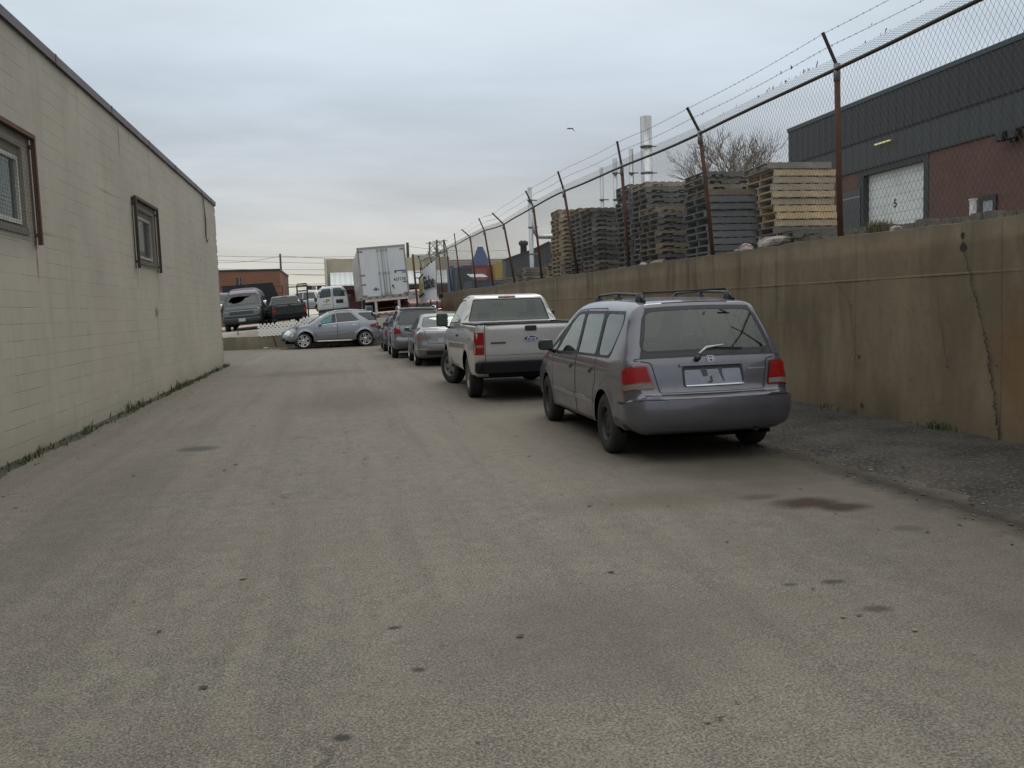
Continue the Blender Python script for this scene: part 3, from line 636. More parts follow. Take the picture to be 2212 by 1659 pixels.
m = MB(); cp = flat('roof_flashing', (.085, .065, .072), .5, .3, var=.2, sc=2)
y = -8.
while y < YE: y1 = min(YE+.04, y+3.05); m.box((-4.1, y, ZT-.075), (XL+.045, y1-.012, ZT+.05)); m.box((-4.1, y1-.05, ZT-.08), (XL+.05, y1+.02, ZT+.056)); y = y1
m.build('roof_edge', cp, bld)
WG = glass('window_glass', (.5, .56, .55), .06, .9, .12)
for y0, y1, z0, z1 in OP:
    f = empty('window'); f.parent = bld; X = XL-.07; m = MB(); t = .05
    for a, b, c, d in ((y0+.05, y1-.05, 2.83, 2.83+t), (y0+.05, y1-.05, 3.66-t, 3.66), (y0+.05, y0+.05+t, 2.83+t, 3.66-t), (y1-.05-t, y1-.05, 2.83+t, 3.66-t),): m.box((X-.03, a, c), (X+.03, b, d))
    m.build('frame', flat('window_frame_white', (.66, .66, .62), .5, dirt=((.25, .23, .2), .5)), f)
    m = MB(); m.add([(X, y0+.08, 2.83), (X, y1-.08, 2.83), (X, y1-.08, 3.66), (X, y0+.08, 3.66)], [(0, 1, 2, 3)]); m.build('pane', WG, f)
    m = MB(); m.box((X-.06, y0, 2.785), (X-.035, y1, 3.66)); m.build('blind', flat('dim_blind', (.26, .30, .29), .9, var=.3, sc=3), f)
    m = MB(); m.box((XL-.19, y0, 2.70), (XL+.02, y1, 2.785)); m.build('sill', flat('window_surround', (.20, .19, .155), .8), f); m = MB(); m.box((XL-.188, y0+.002, 3.662), (XL-.04, y1-.002, 3.778)); m.build('lintel', flat('window_surround', (0, 0, 0)), f)
    # rusty cage standing off the wall
    c = thing('window_cage', 'rusty framed wire guard over the %s window of the block building' % ('nearer' if y0 < 12 else 'farther'), 'window guard', (XL, (y0+y1)/2, 2.6), group='window guards on the block wall')
    hw = (y1-y0)/2+.24 if y0 < 12 else (y1-y0)/2+.18; H = 1.32; px = .065; fr = MB(); tb = .026
    for s in (-1, 1):
        fr.box((px-tb, s*hw-tb, 0), (px+tb, s*hw+tb, H)); fr.box((.003, s*hw-.012, H-.12), (px-tb, s*hw+.012, H-.07)); fr.box((.003, s*hw-.012, .10), (px-tb, s*hw+.012, .15))
        fr.box((.003, s*hw-.02, .0), (.012, s*hw+.02, H))
    fr.box((px-tb, -hw-tb, H), (px+tb, hw+tb, H+.055)); fr.box((.003, -hw-.02, H+.02), (px-tb, hw+.02, H+.03)); fr.box((.003, -hw-.02, H), (px, hw+.02, H+.02))
    fr.build('frame', RUST if y0 < 12 else DKBR, c); wr = MB(); n = int(2*hw/.05)
    for i in range(n+1): yv = -hw+2*hw*i/n; wr.tube([(px, yv, .01), (px, yv, H)], .0022, 3, caps=False)
    for i in range(27): zv = .02+.05*i; wr.tube([(px, -hw, zv), (px, hw, zv)], .0022, 3, caps=False)
    wr.build('wire_mesh', flat('cage_wire', (.16, .14, .12), .7), c)
m = MB(); m.tube([(XL+.03, 26.9, 5.25), (XL+.035, 26.95, 4.6), (XL+.04, 26.85, 4.0), (XL+.05, 27.0, 3.85), (XL+.06, 27.15, 3.95)], .014, 6); m.tube([(XL+.03, 26.75, 5.25), (XL+.045, 27.05, 4.5), (XL+.04, 26.9, 3.9)], .010, 6)
m.build('hanging_cable', flat('old_cable', (.09, .08, .06), .8), label='old cable dangling from the roof edge near the far corner of the block wall', cat='cable')

# ---------------------------------------------------------------- weeds
def blades(m, x, y, z, h, n, spread, mi=0):
    for _ in range(n):
        a = random.random()*2*pi; dx, dy = cos(a), sin(a); l = h*random.uniform(.5, 1.1); wd = random.uniform(.003, .008)*(1+h*3); bx, by = x+random.gauss(0, spread), y+random.gauss(0, spread*1.5); b = random.uniform(.15, .7)*l
        P = [(bx-dy*wd, by+dx*wd, z), (bx+dy*wd, by-dx*wd, z), (bx+dx*b*.3+dy*wd*.8, by+dy*b*.3-dx*wd*.8, z+l*.6), (bx+dx*b*.3-dy*wd*.8, by+dy*b*.3+dx*wd*.8, z+l*.6), (bx+dx*b, by+dy*b, z+l)]
        m.add(P, [(0, 1, 2, 3), (3, 2, 4)], mi if random.random() < .7 else 1)
GR = flat('weed_green', (.055, .085, .028), .7, var=.4, sc=12); GR2 = flat('weed_dry', (.15, .13, .06), .8, var=.3, sc=12)
m = MB(); y = 6.
while y < 29.5:
    y += random.uniform(.012, .04); dens_ = .5+.5*math.sin(y*.9+1)*math.sin(y*.37); h = .035+.09*max(0, dens_)*random.random()+(.12 if random.random() < .03 else 0)
    blades(m, XL+.03+abs(random.gauss(0, .05)), y, 0, h, 3, .025)
for yc, n, h in ((15.9, 9, .2), (16.6, 9, .2), (18.9, 8, .15), (20.6, 12, .22), (21.4, 12, .2), (23.6, 10, .15), (13.2, 12, .15), (27.0, 14, .15), (29.2, 40, .12)): 
    for _ in range(n): blades(m, XL+.05+abs(random.gauss(0, .05)), yc+random.gauss(0, .25), 0, h*random.uniform(.5, 1), 4, .03)
m.build('weeds', [GR, GR2], label='thin line of green weeds at the foot of the cream block wall', cat='weeds', kind='stuff')
m = MB(); V = []; ys = list(np.arange(5, 29.8, .12))
for y in ys: w_ = .10+.05*math.sin(y*2.1)+random.random()*.07; V += [(XL-.01, y, .035), (XL+w_*.6, y, .02), (XL+w_, y, -.004)]
m.add(V, [(3*j+i, 3*j+i+1, 3*j+i+4, 3*j+i+3) for j in range(len(ys)-1) for i in range(2)], 0, True); m.build('soil_strip', flat('dark_soil', (.055, .05, .038), .95, var=.4, sc=15, bump=.6), kind='structure')
m = MB()
for i in range(20): blades(m, 6.38+random.gauss(0, .04), 8.15+random.gauss(0, .13), .12, .10, 5, .03)
m.build('weed_clump', [GR, GR2], label='small green weed clump at the foot of the concrete wall', cat='weeds')
m = MB()
for i in range(12): blades(m, 6.36+random.gauss(0, .05), 10.2+random.gauss(0, .25), .12, .09, 3, .03)
m.build('weed_clump', [GR2, GR], label='dry brownish weed tuft at the wall foot nearer the minivan', cat='weeds')

# ---------------------------------------------------------------- right retaining wall
XW = 6.45; wall = thing('retaining_wall', 'tall stained concrete retaining wall with a long crack, running along the right side', 'wall', (0, 0, 0))
m = MB(); ys = list(np.arange(-8, 62.01, .25)); zs = [0, .3, .6, .9, 1.2, 1.5, 1.78, 1.80, 1.815, 1.83, 2.1, None]; V = []
for y in ys:
    t = walltop(y)+random.uniform(-.012, .012)
    for z in zs:
        lip = 0; V.append((XW+lip+.012*math.sin(y*1.7+(z or 2.3)*2)+random.uniform(-.002, .002), y, t if z is None else z))
    V.append((XW+.06+random.uniform(0, .02), y, t+.012)); V.append((XW+.32, y, t+random.uniform(-.02, .02)))
n = len(zs)+2; m.add(V, [(j*n+i, (j+1)*n+i, (j+1)*n+i+1, j*n+i+1) for j in range(len(ys)-1) for i in range(n-1)], 0, True)
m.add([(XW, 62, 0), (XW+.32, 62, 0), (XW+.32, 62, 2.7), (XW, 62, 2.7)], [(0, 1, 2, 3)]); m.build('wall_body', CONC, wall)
m = MB(); V = []
for y in np.arange(-8, 62.01, .3): j_ = .012*math.sin(y*1.7+3.6); d_ = .006+.003*math.sin(y*3.3); V += [(XW+j_+.01, y, 1.79), (XW+j_-d_, y, 1.795), (XW+j_-d_, y, 1.81), (XW+j_+.01, y, 1.826)]
n = 4; m.add(V, [(j*n+i, (j+1)*n+i, (j+1)*n+i+1, j*n+i+1) for j in range(len(V)//4-1) for i in range(3)]); m.build('form_ridge', CONC, wall)
m = MB()
def crack(pts, w0, w1, n=6):
    P = []
    for (a, b) in zip(pts[:-1], pts[1:]):
        for i in range(n): t = i/n; P.append(((a[0]+(b[0]-a[0])*t)+random.gauss(0, .014), a[1]+(b[1]-a[1])*t+random.gauss(0, .006)))
    P.append(pts[-1]); V = []
    for i, (y, z) in enumerate(P):
        w_ = (w0+(w1-w0)*i/len(P))*random.uniform(.35, 1.3); xx = XW+.012*math.sin(y*1.7+z*2)-.028; V += [(xx+.002, y-w_, z), (xx+.002, y+w_, z)]
    m.add(V, [(2*i, 2*i+1, 2*i+3, 2*i+2) for i in range(len(P)-1)])
cw = lambda L_: [tuple(atX(x, y, XW)[1:]) for x, y in L_]
crack(cw([(2082, 492), (2088, 530), (2100, 585), (2112, 640), (2128, 720), (2143, 800), (2152, 870), (2160, 920), (2168, 968)]), .004, .016, 14)
crack(cw([(1798, 590), (1815, 620), (1838, 655), (1846, 720), (1855, 790)]), .004, .005); crack(cw([(2031, 635), (2037, 700), (2049, 790)]), .003, .004); crack(cw([(2143, 778), (2170, 782)]), .003, .003)
crack(cw([(1505, 600), (1512, 650), (1528, 720)]), .004, .004); crack(cw([(1940, 560), (1970, 572)]), .006, .003)
for (x, y, r) in ((2083, 533, .05), (2082, 507, .035), (1858, 770, .02), (1969, 915, .028), (2156, 790, .012), (1863, 875, .03), (2049, 792, .015), (1840, 660, .012), (1760, 658, .01)):
    Y, Z = atX(x, y, XW)[1:]; m.add([(XW-.017, Y+r*random.uniform(.6, 1.2)*cos(t), Z+r*random.uniform(.6, 1.3)*sin(t)) for t in np.linspace(0, 2*pi, 11)[:-1]], [tuple(range(10))])
m.build('cracks', flat('crack_dark', (.04, .033, .023), .95), wall)

# ---------------------------------------------------------------- fence on the wall
FP = [((1777, 70), (1808, 148), (1816, 512)), ((1484, 232), (1512, 290), (1541, 551)), ((1333, 305), (1343, 362), (1359, 577)), ((1205, 370), (1218, 413.6), (1249, 590.6)), ((1135, 412), (1152, 447.6), (1171, 602)), ((1063, 460), (1088, 486), (1113, 611)), ((1034, 471), (1046, 499), (1066, 616)), ((997, 495.5), (1015.6, 513), (1029, 623)), ((981.4, 504), (984, 529.5), (997.4, 625.5)), ((959, 517.6), (964.4, 538.8), (976, 628)), ((937, 534.6), (948, 549), (956, 631)), ((923.6, 543), (930, 556.5), (938, 634))]
post = []
for t, e, b in FP:
    B = atX(*b, XW+.12); E = atY(*e, B[1]); T = atY(*t, B[1]); post.append((B, E, T))
B, E, T = post[0]
for dy in (4.0, 8.0): post.insert(0, (B+np.array([0, -dy, -.03*dy/4]), E+np.array([.03, -dy, -.03*dy/4]), T+np.array([.03, -dy, -.03*dy/4])))
B, E, T = post[-1]; post.append((B+np.array([-.1, 4.6, .02]), E+np.array([-.25, 4.6, .02]), T+np.array([-.25, 4.6, .02])))
fence = thing('chain_link_fence', 'rusty chain link fence with angled barbed wire arms on top of the concrete wall', 'fence', (0, 0, 0))
for i, (B, E, T) in enumerate(post):
    m = MB(); m.tube([B-np.array([0, 0, .12]), (B+E)/2+np.array([random.uniform(-.01, .01), 0, 0]), E+np.array([0, 0, .05])], .038, 8); m.build('post', RUST, fence)
    m = MB(); m.tube([E+np.array([0, 0, -.16]), E+np.array([0, 0, .06])], .044, 8); m.build('post_cap', GALV, fence)
    m = MB(); d = (T-E); m.tube([E+np.array([0, 0, .03]), T], .027, 4, smooth=False); m.build('barb_arm', DKBR if i % 2 else flat('arm_purple', (.06, .05, .06), .6, .3), fence)
Ys = [p[0][1] for p in post]; pB = np.array([p[0] for p in post]); pE = np.array([p[1] for p in post]); pT = np.array([p[2] for p in post])
def ip(arr, y): return np.array([np.interp(y, Ys, arr[:, 0]), y, np.interp(y, Ys, arr[:, 2])])
m = MB(); m.tube([ip(pE, y)+np.array([-.02, 0, .0+.012*math.sin(y*1.1)]) for y in list(np.arange(Ys[0], Ys[-1], 1.0))+[Ys[-1]]], .026, 8); m.build('top_rail', flat('rail_bronze', (.055, .045, .034), .6, .35, var=.4, sc=3, dirt=((.10, .04, .02), .6)), fence)
def fp(y, u):                                                 # u 0..1 base to rail, 1..2 along the arm
    b, e, t = ip(pB, y), ip(pE, y), ip(pT, y)
    return b+(e-b)*u if u <= 1 else e+(t-e)*(u-1)
m = MB(); P = .076; y0, y1 = Ys[0], Ys[-1]; Hf = 2.25; step = P/2; r = .0017; ph = np.arange(y0, y1, P)
for yy_ in ph:
    for s in (-1, 1):
        pts = []; run = s*Hf*.62
        for u in (0, .25, .5, .75, 1.0, 1.30):
            y = yy_+run*(u if s > 0 else u); 
            q = fp(min(max(y, y0), y1), u); q[0] += .03+.0015*s; q[1] = y
            pts.append(q)
        m.tube(pts, r, 3, caps=False)
m.build('chain_link_mesh', flat('chain_wire', (.13, .133, .13), .6, .2, var=.2), fence)
for u in (1.60, 1.96):
    m = MB(); ys_ = np.arange(y0, y1, .5); pts = []
    for y in ys_: q = fp(y, u); q[2] -= .03*abs(math.sin((y-Ys[2])*pi/3.9)); pts.append(q)
    m.tube(pts, .0028, 4, caps=False)
    for y in np.arange(y0, min(y1, 34), .13):
        q = fp(y, u); q[2] -= .03*abs(math.sin((y-Ys[2])*pi/3.9)); 
        for a in (random.random()*3, random.random()*3+1.5): d = np.array([cos(a)*.016, random.uniform(-.006, .006), sin(a)*.016]); m.tube([q-d, q+d], .0018, 3, caps=False)
    m.build('barbed_wire', DKBR, fence)
m = MB()                                                       # shreds of plastic caught in the wire
for i in range(46):
    q = fp(random.choice([random.gauss(11.0, .5), random.uniform(9, 14)]), random.choice([1.3, 1.34, 1.6])); s = random.uniform(.012, .045); m.add([q+np.array([0, random.uniform(-s, s), random.uniform(-s, s)]) for _ in range(3)]+[q+np.array([.01, s, -s])], [(0, 1, 2), (1, 2, 3)])
m.build('plastic_shreds', flat('shreds', (.30, .24, .22), .8, var=.4), label='torn plastic shreds snagged on the barbed wire near the closest post', cat='litter', kind='stuff')
# ---------------------------------------------------------------- vehicles
def at_veh(origin_local, x, y, rz):
    """root location so that the local point lands on x, y"""
    lx, ly = origin_local; return (x-(lx*cos(rz)-ly*sin(rz)), y-(lx*sin(rz)+ly*cos(rz)))
LOT_T, LOT_P = -math.atan(.0645), math.atan(.0105)
CLEAR = glass('car_glass', (.42, .52, .44), .03, 1., .03); TINT = glass('tinted_glass', (.05, .055, .06), .04, 1.0, .05)
RED = flat('tail_lamp_red', (.24, .006, .006), .35, var=.25, sc=25, spec=.3)
LENS = flat('lamp_clear', (.17, .155, .135), .35, var=.25, sc=30, spec=.3)
STEEL = flat('black_steel_rim', (.035, .035, .037), .55, .3)
ALLOY = flat('alloy_rim', (.62, .62, .62), .3, .85)
CHROME = flat('chrome', (.75, .75, .76), .15, 1.)
MIRG = flat('mirror_glass', (.05, .07, .06), .08, .3)
PLATE = flat('plate_white', (.34, .35, .40), .45)

def minivan():
    L = 4.76
    def rad(a, z):
        if z > 1.30 and a > .45: return .11
        if a < .7: return .12 if z > .7 else .17
        if a > 4.2: return .2
        if z < .4: return .05
        return .09
    sh = Shell(L, [(.20, .28), (.10, .31), (.035, .40), (.01, .54), (.03, .675), (.03, .675), (.10, .70), (.125, .75), (.155, .88), (.19, 1.0), (.215, 1.045), (.31, 1.22), (.50, 1.505), (.56, 1.565), (.56, 1.565), (.9, 1.605), (1.6, 1.635), (2.3, 1.63), (2.8, 1.585), (3.2, 1.44), (3.75, 1.14), (3.98, 1.03), (3.98, 1.03), (4.3, .94), (4.58, .81), (4.72, .66), (4.76, .5), (4.72, .34), (4.6, .24)],
        [(.2, .83), (.3, .865), (.45, .885), (.6, .895), (.8, .893), (.95, .88), (1.03, .862), (1.06, .85), (1.25, .785), (1.5, .70), (1.64, .63)], rad, kr=.13, kf=.3, kc=.035, arches=((.98, .33, .365), (3.81, .33, .365)), g=.05, wsh=.12)
    PM = paint('van_paint', (.125, .125, .148), .6, .3, .4, (.085, .075, .062))
    w1 = rnd([(2.27, 1.035), (3.34, 1.01), (3.22, 1.16), (2.86, 1.40), (2.64, 1.49), (2.32, 1.50)], .05)
    w0 = rnd([(3.40, 1.01), (3.66, 1.02), (3.30, 1.21)], .02)
    w2 = rnd([(1.40, 1.045), (2.17, 1.037), (2.23, 1.50), (1.47, 1.50)], .05)
    w3 = rnd([(.86, 1.05), (1.31, 1.045), (1.38, 1.50), (.74, 1.49), (.70, 1.38)], .10)
    band = rnd([(.82, 1.03), (3.5, .995), (3.78, 1.01), (3.30, 1.27), (2.86, 1.43), (2.64, 1.515), (2.3, 1.525), (.72, 1.515), (.67, 1.40)], .05)
    fd = rnd([(2.22, .31), (3.36, .31), (3.43, .55), (3.50, 1.0), (2.88, 1.45), (2.66, 1.53), (2.27, 1.545), (2.20, 1.0)], .04)
    rd = rnd([(1.46, .31), (2.20, .31), (2.185, 1.0), (2.255, 1.545), (1.42, 1.545), (1.33, 1.0), (1.30, .78), (1.42, .60)], .04)
    root = thing('parked_minivan', 'grey minivan with black roof rails and a pale rear wiper, nearest of the parked vehicles', 'minivan', (3.68, 8.78, 0), R_(-1.2), 'cars parked along the concrete wall')
    z = lambda h: sh.rz(h, 'rear')
    glassp = rnd([(-.71, z(1.10)), (.71, z(1.10)), (.59, z(1.50)), (-.59, z(1.50))], .12, 5)
    ee = lambda h: float(sh.edge(np.array([z(h)]))[0])-.008
    frit = [(-ee(1.05), z(1.05)), (ee(1.05), z(1.05))]+[(ee(h), z(h)) for h in (1.15, 1.25, 1.32, 1.4, 1.48, 1.525)]+[(-ee(h), z(h)) for h in (1.525, 1.48, 1.4, 1.32, 1.25, 1.15)]
    gate = rnd([(-.55, z(.705)), (.55, z(.705)), (.615, z(1.0)), (.77, z(1.03)), (.77, z(1.045)), (-.77, z(1.045)), (-.77, z(1.03)), (-.615, z(1.0))], .03)
    zf = lambda h: sh.rz(h, 'front')
    wind = rnd([(-.74, zf(1.10)), (.74, zf(1.10)), (.60, zf(1.53)), (-.60, zf(1.53))], .06)
    car('', '', '', root, sh, PM, [('window', w1, CLEAR, -.004), ('window', w0, CLEAR, -.004), ('window', w2, CLEAR, -.004), ('window', w3, CLEAR, -.004), ('window_trim', band, BLACK, .0), ('door', fd, PM, 0.), ('door', rd, PM, 0.)],
        [('rear_window', glassp, CLEAR, -.002), ('window_surround', frit, flat('frit', (.012, .012, .014), .08), .0), ('tailgate', gate, PM, 0.), ('windscreen', wind, CLEAR, -.002)])
    # bumper with its own swelling, wrapping round to the wheel arch
    bm = MB(); e = lambda h: sh.edge(np.array([z(h)]))[0]
    bl = [(-e(.5)-.56, z(.36)), (-e(.5)-.50, z(.655)), (-.6, z(.668)), (-.5, z(.64)), (.5, z(.64)), (.6, z(.668)), (e(.5)+.50, z(.655)), (e(.5)+.56, z(.36)), (0, z(.345))]
    sh.patch(bm, 'strip', bl, .028, .035); bo = bm.build('bumper', PM, root)
    br = MB()
    for zz, wd in ((.646, .006),): sh.ribbon(br, 'strip', [(-e(.5)-.36, z(zz)), (e(.5)+.36, z(zz))], wd, .031, closed=False, mi=0)
    sh.ribbon(br, 'strip', [(-.55, z(.688)), (.55, z(.688))], .022, .004, closed=False, mi=0); br.build('bumper_gap', BLACK, root)
    # lamps
    for sg in (-1, 1):
        m = MB(); P = rnd([(.60*sg, z(.745)), (.885*sg, z(.745)), (.89*sg, z(.98)), (.655*sg, z(.98))], .02)
        sh.patch(m, 'strip', P, .010, .016, mi=0)
        m2 = MB(); sh.patch(m2, 'strip', rnd([(.612*sg, z(.755)), (.87*sg, z(.755)), (.87*sg, z(.805)), (.623*sg, z(.805))], .012), .013, .004)
        m3 = MB(); sh.patch(m3, 'strip', rnd([(.635*sg, z(.818)), (.87*sg, z(.818)), (.87*sg, z(.965)), (.668*sg, z(.965))], .02), .0125, .004)
        lo = m.build('tail_lamp', flat('tail_lamp_dark_red', (.16, .01, .01), .25, coat=1.), root); m2.build('reversing_lens', LENS, lo); m3.build('brake_lens', RED, lo)
        h = MB(); sh.patch(h, 'strip', rnd([(.45*sg, zf(.66)), (.84*sg, zf(.68)), (.84*sg, zf(.80)), (.45*sg, zf(.78))], .03), .008, .012); h.build('headlamp', LENS, root)
        # side moulding, door handles, mirror
        for a0, a1 in ((1.42, 2.18), (2.23, 3.38)):
            t = MB(); sh.patch(t, 'side', rnd([(a0, .50), (a1, .50), (a1, .545), (a0, .545)], .01), .014, .016, sg); t.build('side_moulding', flat('moulding_pale', (.27, .27, .285), .35, .3), root)
        for a in (1.46, 2.36):
            t = MB(); sh.patch(t, 'side', rnd([(a, .865), (a+.19, .865), (a+.19, .905), (a, .905)], .018), .024, .026, sg); t.build('door_handle', PM, root)
            t = MB(); sh.patch(t, 'side', rnd([(a+.02, .835), (a+.15, .835), (a+.15, .862), (a+.02, .862)], .01), .002, 0, sg); t.build('handle_recess', BLACK, root)
        mi_ = rbox('door_mirror', (sg*1.02, 3.22, 1.10), (.20, .11, .145), BLACK, root, .045)
        g = MB(); g.box((-.085, -.0575, -.055), (.085, -.056, .055)); g.build('mirror_glass', MIRG, mi_)
        a = MB(); a.tube([(-sg*.05, .01, -.06), (-sg*.14, .02, -.10)], .025); a.build('mirror_arm', BLACK, mi_)
    # plate recess, garnish, emblem, script, wiper
    m = MB(); sh.patch(m, 'strip', rnd([(-.31, z(.755)), (.335, z(.755)), (.335, z(.955)), (-.31, z(.955))], .03), .004, 0); m.build('plate_recess', BLACK, root)
    pl = MB(); sh.patch(pl, 'strip', rnd([(-.29, z(.767)), (.318, z(.767)), (.30, z(.92)), (-.29, z(.92))], .015), .008, .004); po = pl.build('licence_plate_panel', flat('plate_panel', (.25, .26, .31), .45, var=.15, sc=12), root)
    q = MB(); sh.patch(q, 'strip', [(-.285, z(.762)), (.325, z(.762)), (.33, z(.778)), (-.285, z(.772))], .016, .008); q.build('chrome_strip', CHROME, po)
    sm_ = MB(); D = flat('smudge', (.075, .077, .085), .8)
    for px in ([(-.13, .93), (-.10, .85), (-.05, .86), (-.06, .93)], [(.06, .93), (.075, .875), (.11, .80), (.125, .80), (.10, .88), (.11, .93)], [(-.07, .80), (-.03, .785), (.0, .80), (-.01, .86), (-.03, .85), (-.03, .81)]):
        sh.patch(sm_, 'strip', [(x, z(h)) for x, h in px], .010, 0, g=.03)
    sm_.build('plate_residue', D, po)
    gm = MB(); sh.patch(gm, 'strip', rnd([(-.34, z(.955)), (.34, z(.955)), (.33, z(.985)), (-.33, z(.985))], .012), .022, .022); gm.build('plate_garnish', PM, root)
    em = MB(); ez = z(1.015)
    for a, b, c, d in ((-.024, -.02, -.015, .022), (.015, -.02, .024, .022), (-.018, -.003, .018, .004)): sh.patch(em, 'strip', [(a, ez+b), (c, ez+b), (c, ez+d), (a, ez+d)], .010, .006, g=.03)
    sh.ribbon(em, 'strip', rnd([(-.034, ez-.028), (.034, ez-.028), (.038, ez+.03), (-.038, ez+.03)], .015), .005, .01, g=.02); em.build('emblem', flat('dull_chrome', (.40, .41, .43), .3, .8), root)
    sc = MB()
    for k in range(7): sh.patch(sc, 'strip', [(.40+k*.028, z(.905)), (.42+k*.028, z(.905)), (.42+k*.028, z(.905)+.014), (.40+k*.028, z(.905)+.014)], .004, 0, g=.03)
    sc.build('model_script', MATS['dull_chrome'], root)
    P, n = sh.at('strip', [(-.14, z(1.02)), (-.12, z(1.055)), (-.03, z(1.11)), (.16, z(1.13))], 1, .035)
    wm = MB(); wm.tube([P[1], P[2], P[3]], [.013, .011, .006], 8); wo = wm.build('rear_wiper', flat('wiper_pale', (.62, .60, .54), .5), root)
    w2_ = MB(); P2, n2 = sh.at('strip', [(.02, z(1.115)), (.36, z(1.10))], 1, .02); w2_.tube(P2, .008, 6); w2_.build('wiper_blade', BLACK, wo)
    w3_ = MB(); w3_.tube([P[0]-n[0]*.03, P[0]+n[0]*.012], .03, 12); w3_.build('wiper_pivot', BLACK, wo)
    # high brake lamp and roof rails
    hb = MB(); zr = sh.rz(1.568, 'rear'); sh.patch(hb, 'strip', [(-.36, zr-.012), (.36, zr-.012), (.36, zr+.008), (-.36, zr+.008)], .006, .006); hb.build('high_brake_lamp', flat('dark_red', (.10, .008, .008), .3), root)
    for sg in (-1, 1):
        m = MB(); X = sg*.50
        m.tube([(X, .72, 1.62), (X, .84, 1.685), (X, 1.0, 1.70), (X, 1.7, 1.725), (X, 2.35, 1.715), (X, 2.48, 1.69), (X, 2.58, 1.635)], .016, 8)
        ro = m.build('roof_rail', BLACK, root)
        for a in (.86, 1.62, 2.42):
            f = MB(); f.lathe([(.055, -.02), (.05, .03), (.028, .075), (.0, .085)], 12, 'Z', (X, a, 1.635)); f.build('rail_foot', BLACK, ro)
    cb = MB(); cb.tube([(-.5, .92, 1.715), (.5, .92, 1.735)], .012, 6); cb.build('cross_bar', BLACK, root)
    # cabin: seats, belts, steering wheel
    seats(root, [(2.45, (-.38, .38)), (1.55, (-.34, .34))], .45, .48)
    seats(root, [(.82, (-.3, .3))], .42, .5, hr=True)
    for pts in ([(.05, .45, 1.50), (-.04, .52, 1.25), (-.07, .55, 1.18), (-.2, .55, 1.02)], [(-.07, .55, 1.20), (.06, .55, 1.04)], [(.22, .45, 1.52), (.45, .5, 1.42), (.52, .55, 1.30), (.45, .52, 1.16), (.30, .5, 1.08)]):
        m = MB(); m.tube(pts, .011, 6); m.build('seat_belt', BLACK, root)
    sw = MB(); T = Matrix.Translation((-.38, 3.0, 1.02)) @ Matrix.Rotation(R_(60), 4, 'X')
    sw.tube([T @ Vector((.18*cos(t), .18*sin(t), 0)) for t in np.linspace(0, 2*pi, 21)], .014, 6); sw.build('steering_wheel', BLACK, root)
    rbox('dashboard', (0, 3.55, .93), (1.5, .55, .22), TRIMG, root, .05)
    ex = MB(); ex.tube([(.45, .5, .30), (.45, .10, .30)], .025, 10); ex.build('exhaust', STEEL, root)
    add_wheels(root, .325, .2, .195, 'steel', STEEL, [(-.79, .98, 0), (.79, .98, 0), (-.79, 3.81, 1), (.79, 3.81, 1)])
    # shift so that local y=.98 (rear axle) sits at the chosen spot
    recentre(root, (0, .98))
def recentre(root, p):
    root.matrix_world = root.matrix_world @ Matrix.Translation((-p[0], -p[1], 0))

def lamp(sh, root, nm, kind, poly, mat, off=.008, d=.012, sg=1, parent=None):
    m = MB(); sh.patch(m, kind, poly, off, d, sg); return m.build(nm, mat, parent or root)
def mirror(root, sg, x, a, z, size, mat, arm=.1):
    o = rbox('door_mirror', (sg*x, a, z), size, mat, root, min(size)*.38)
    g = MB(); g.box((-size[0]*.42, -size[1]/2-.002, -size[2]*.4), (size[0]*.42, -size[1]/2-.001, size[2]*.4)); g.build('mirror_glass', MIRG, o)
    a_ = MB(); a_.tube([(-sg*.03, 0, -size[2]*.4), (-sg*(size[0]/2+arm), .02, -size[2]*.6)], .022); a_.build('mirror_arm', BLACK, o)
def handles(sh, root, spots, mat):
    for sg in (-1, 1):
        for a, z in spots: lamp(sh, root, 'door_handle', 'side', rnd([(a, z), (a+.17, z), (a+.17, z+.035), (a, z+.035)], .015), mat, .022, .024, sg)

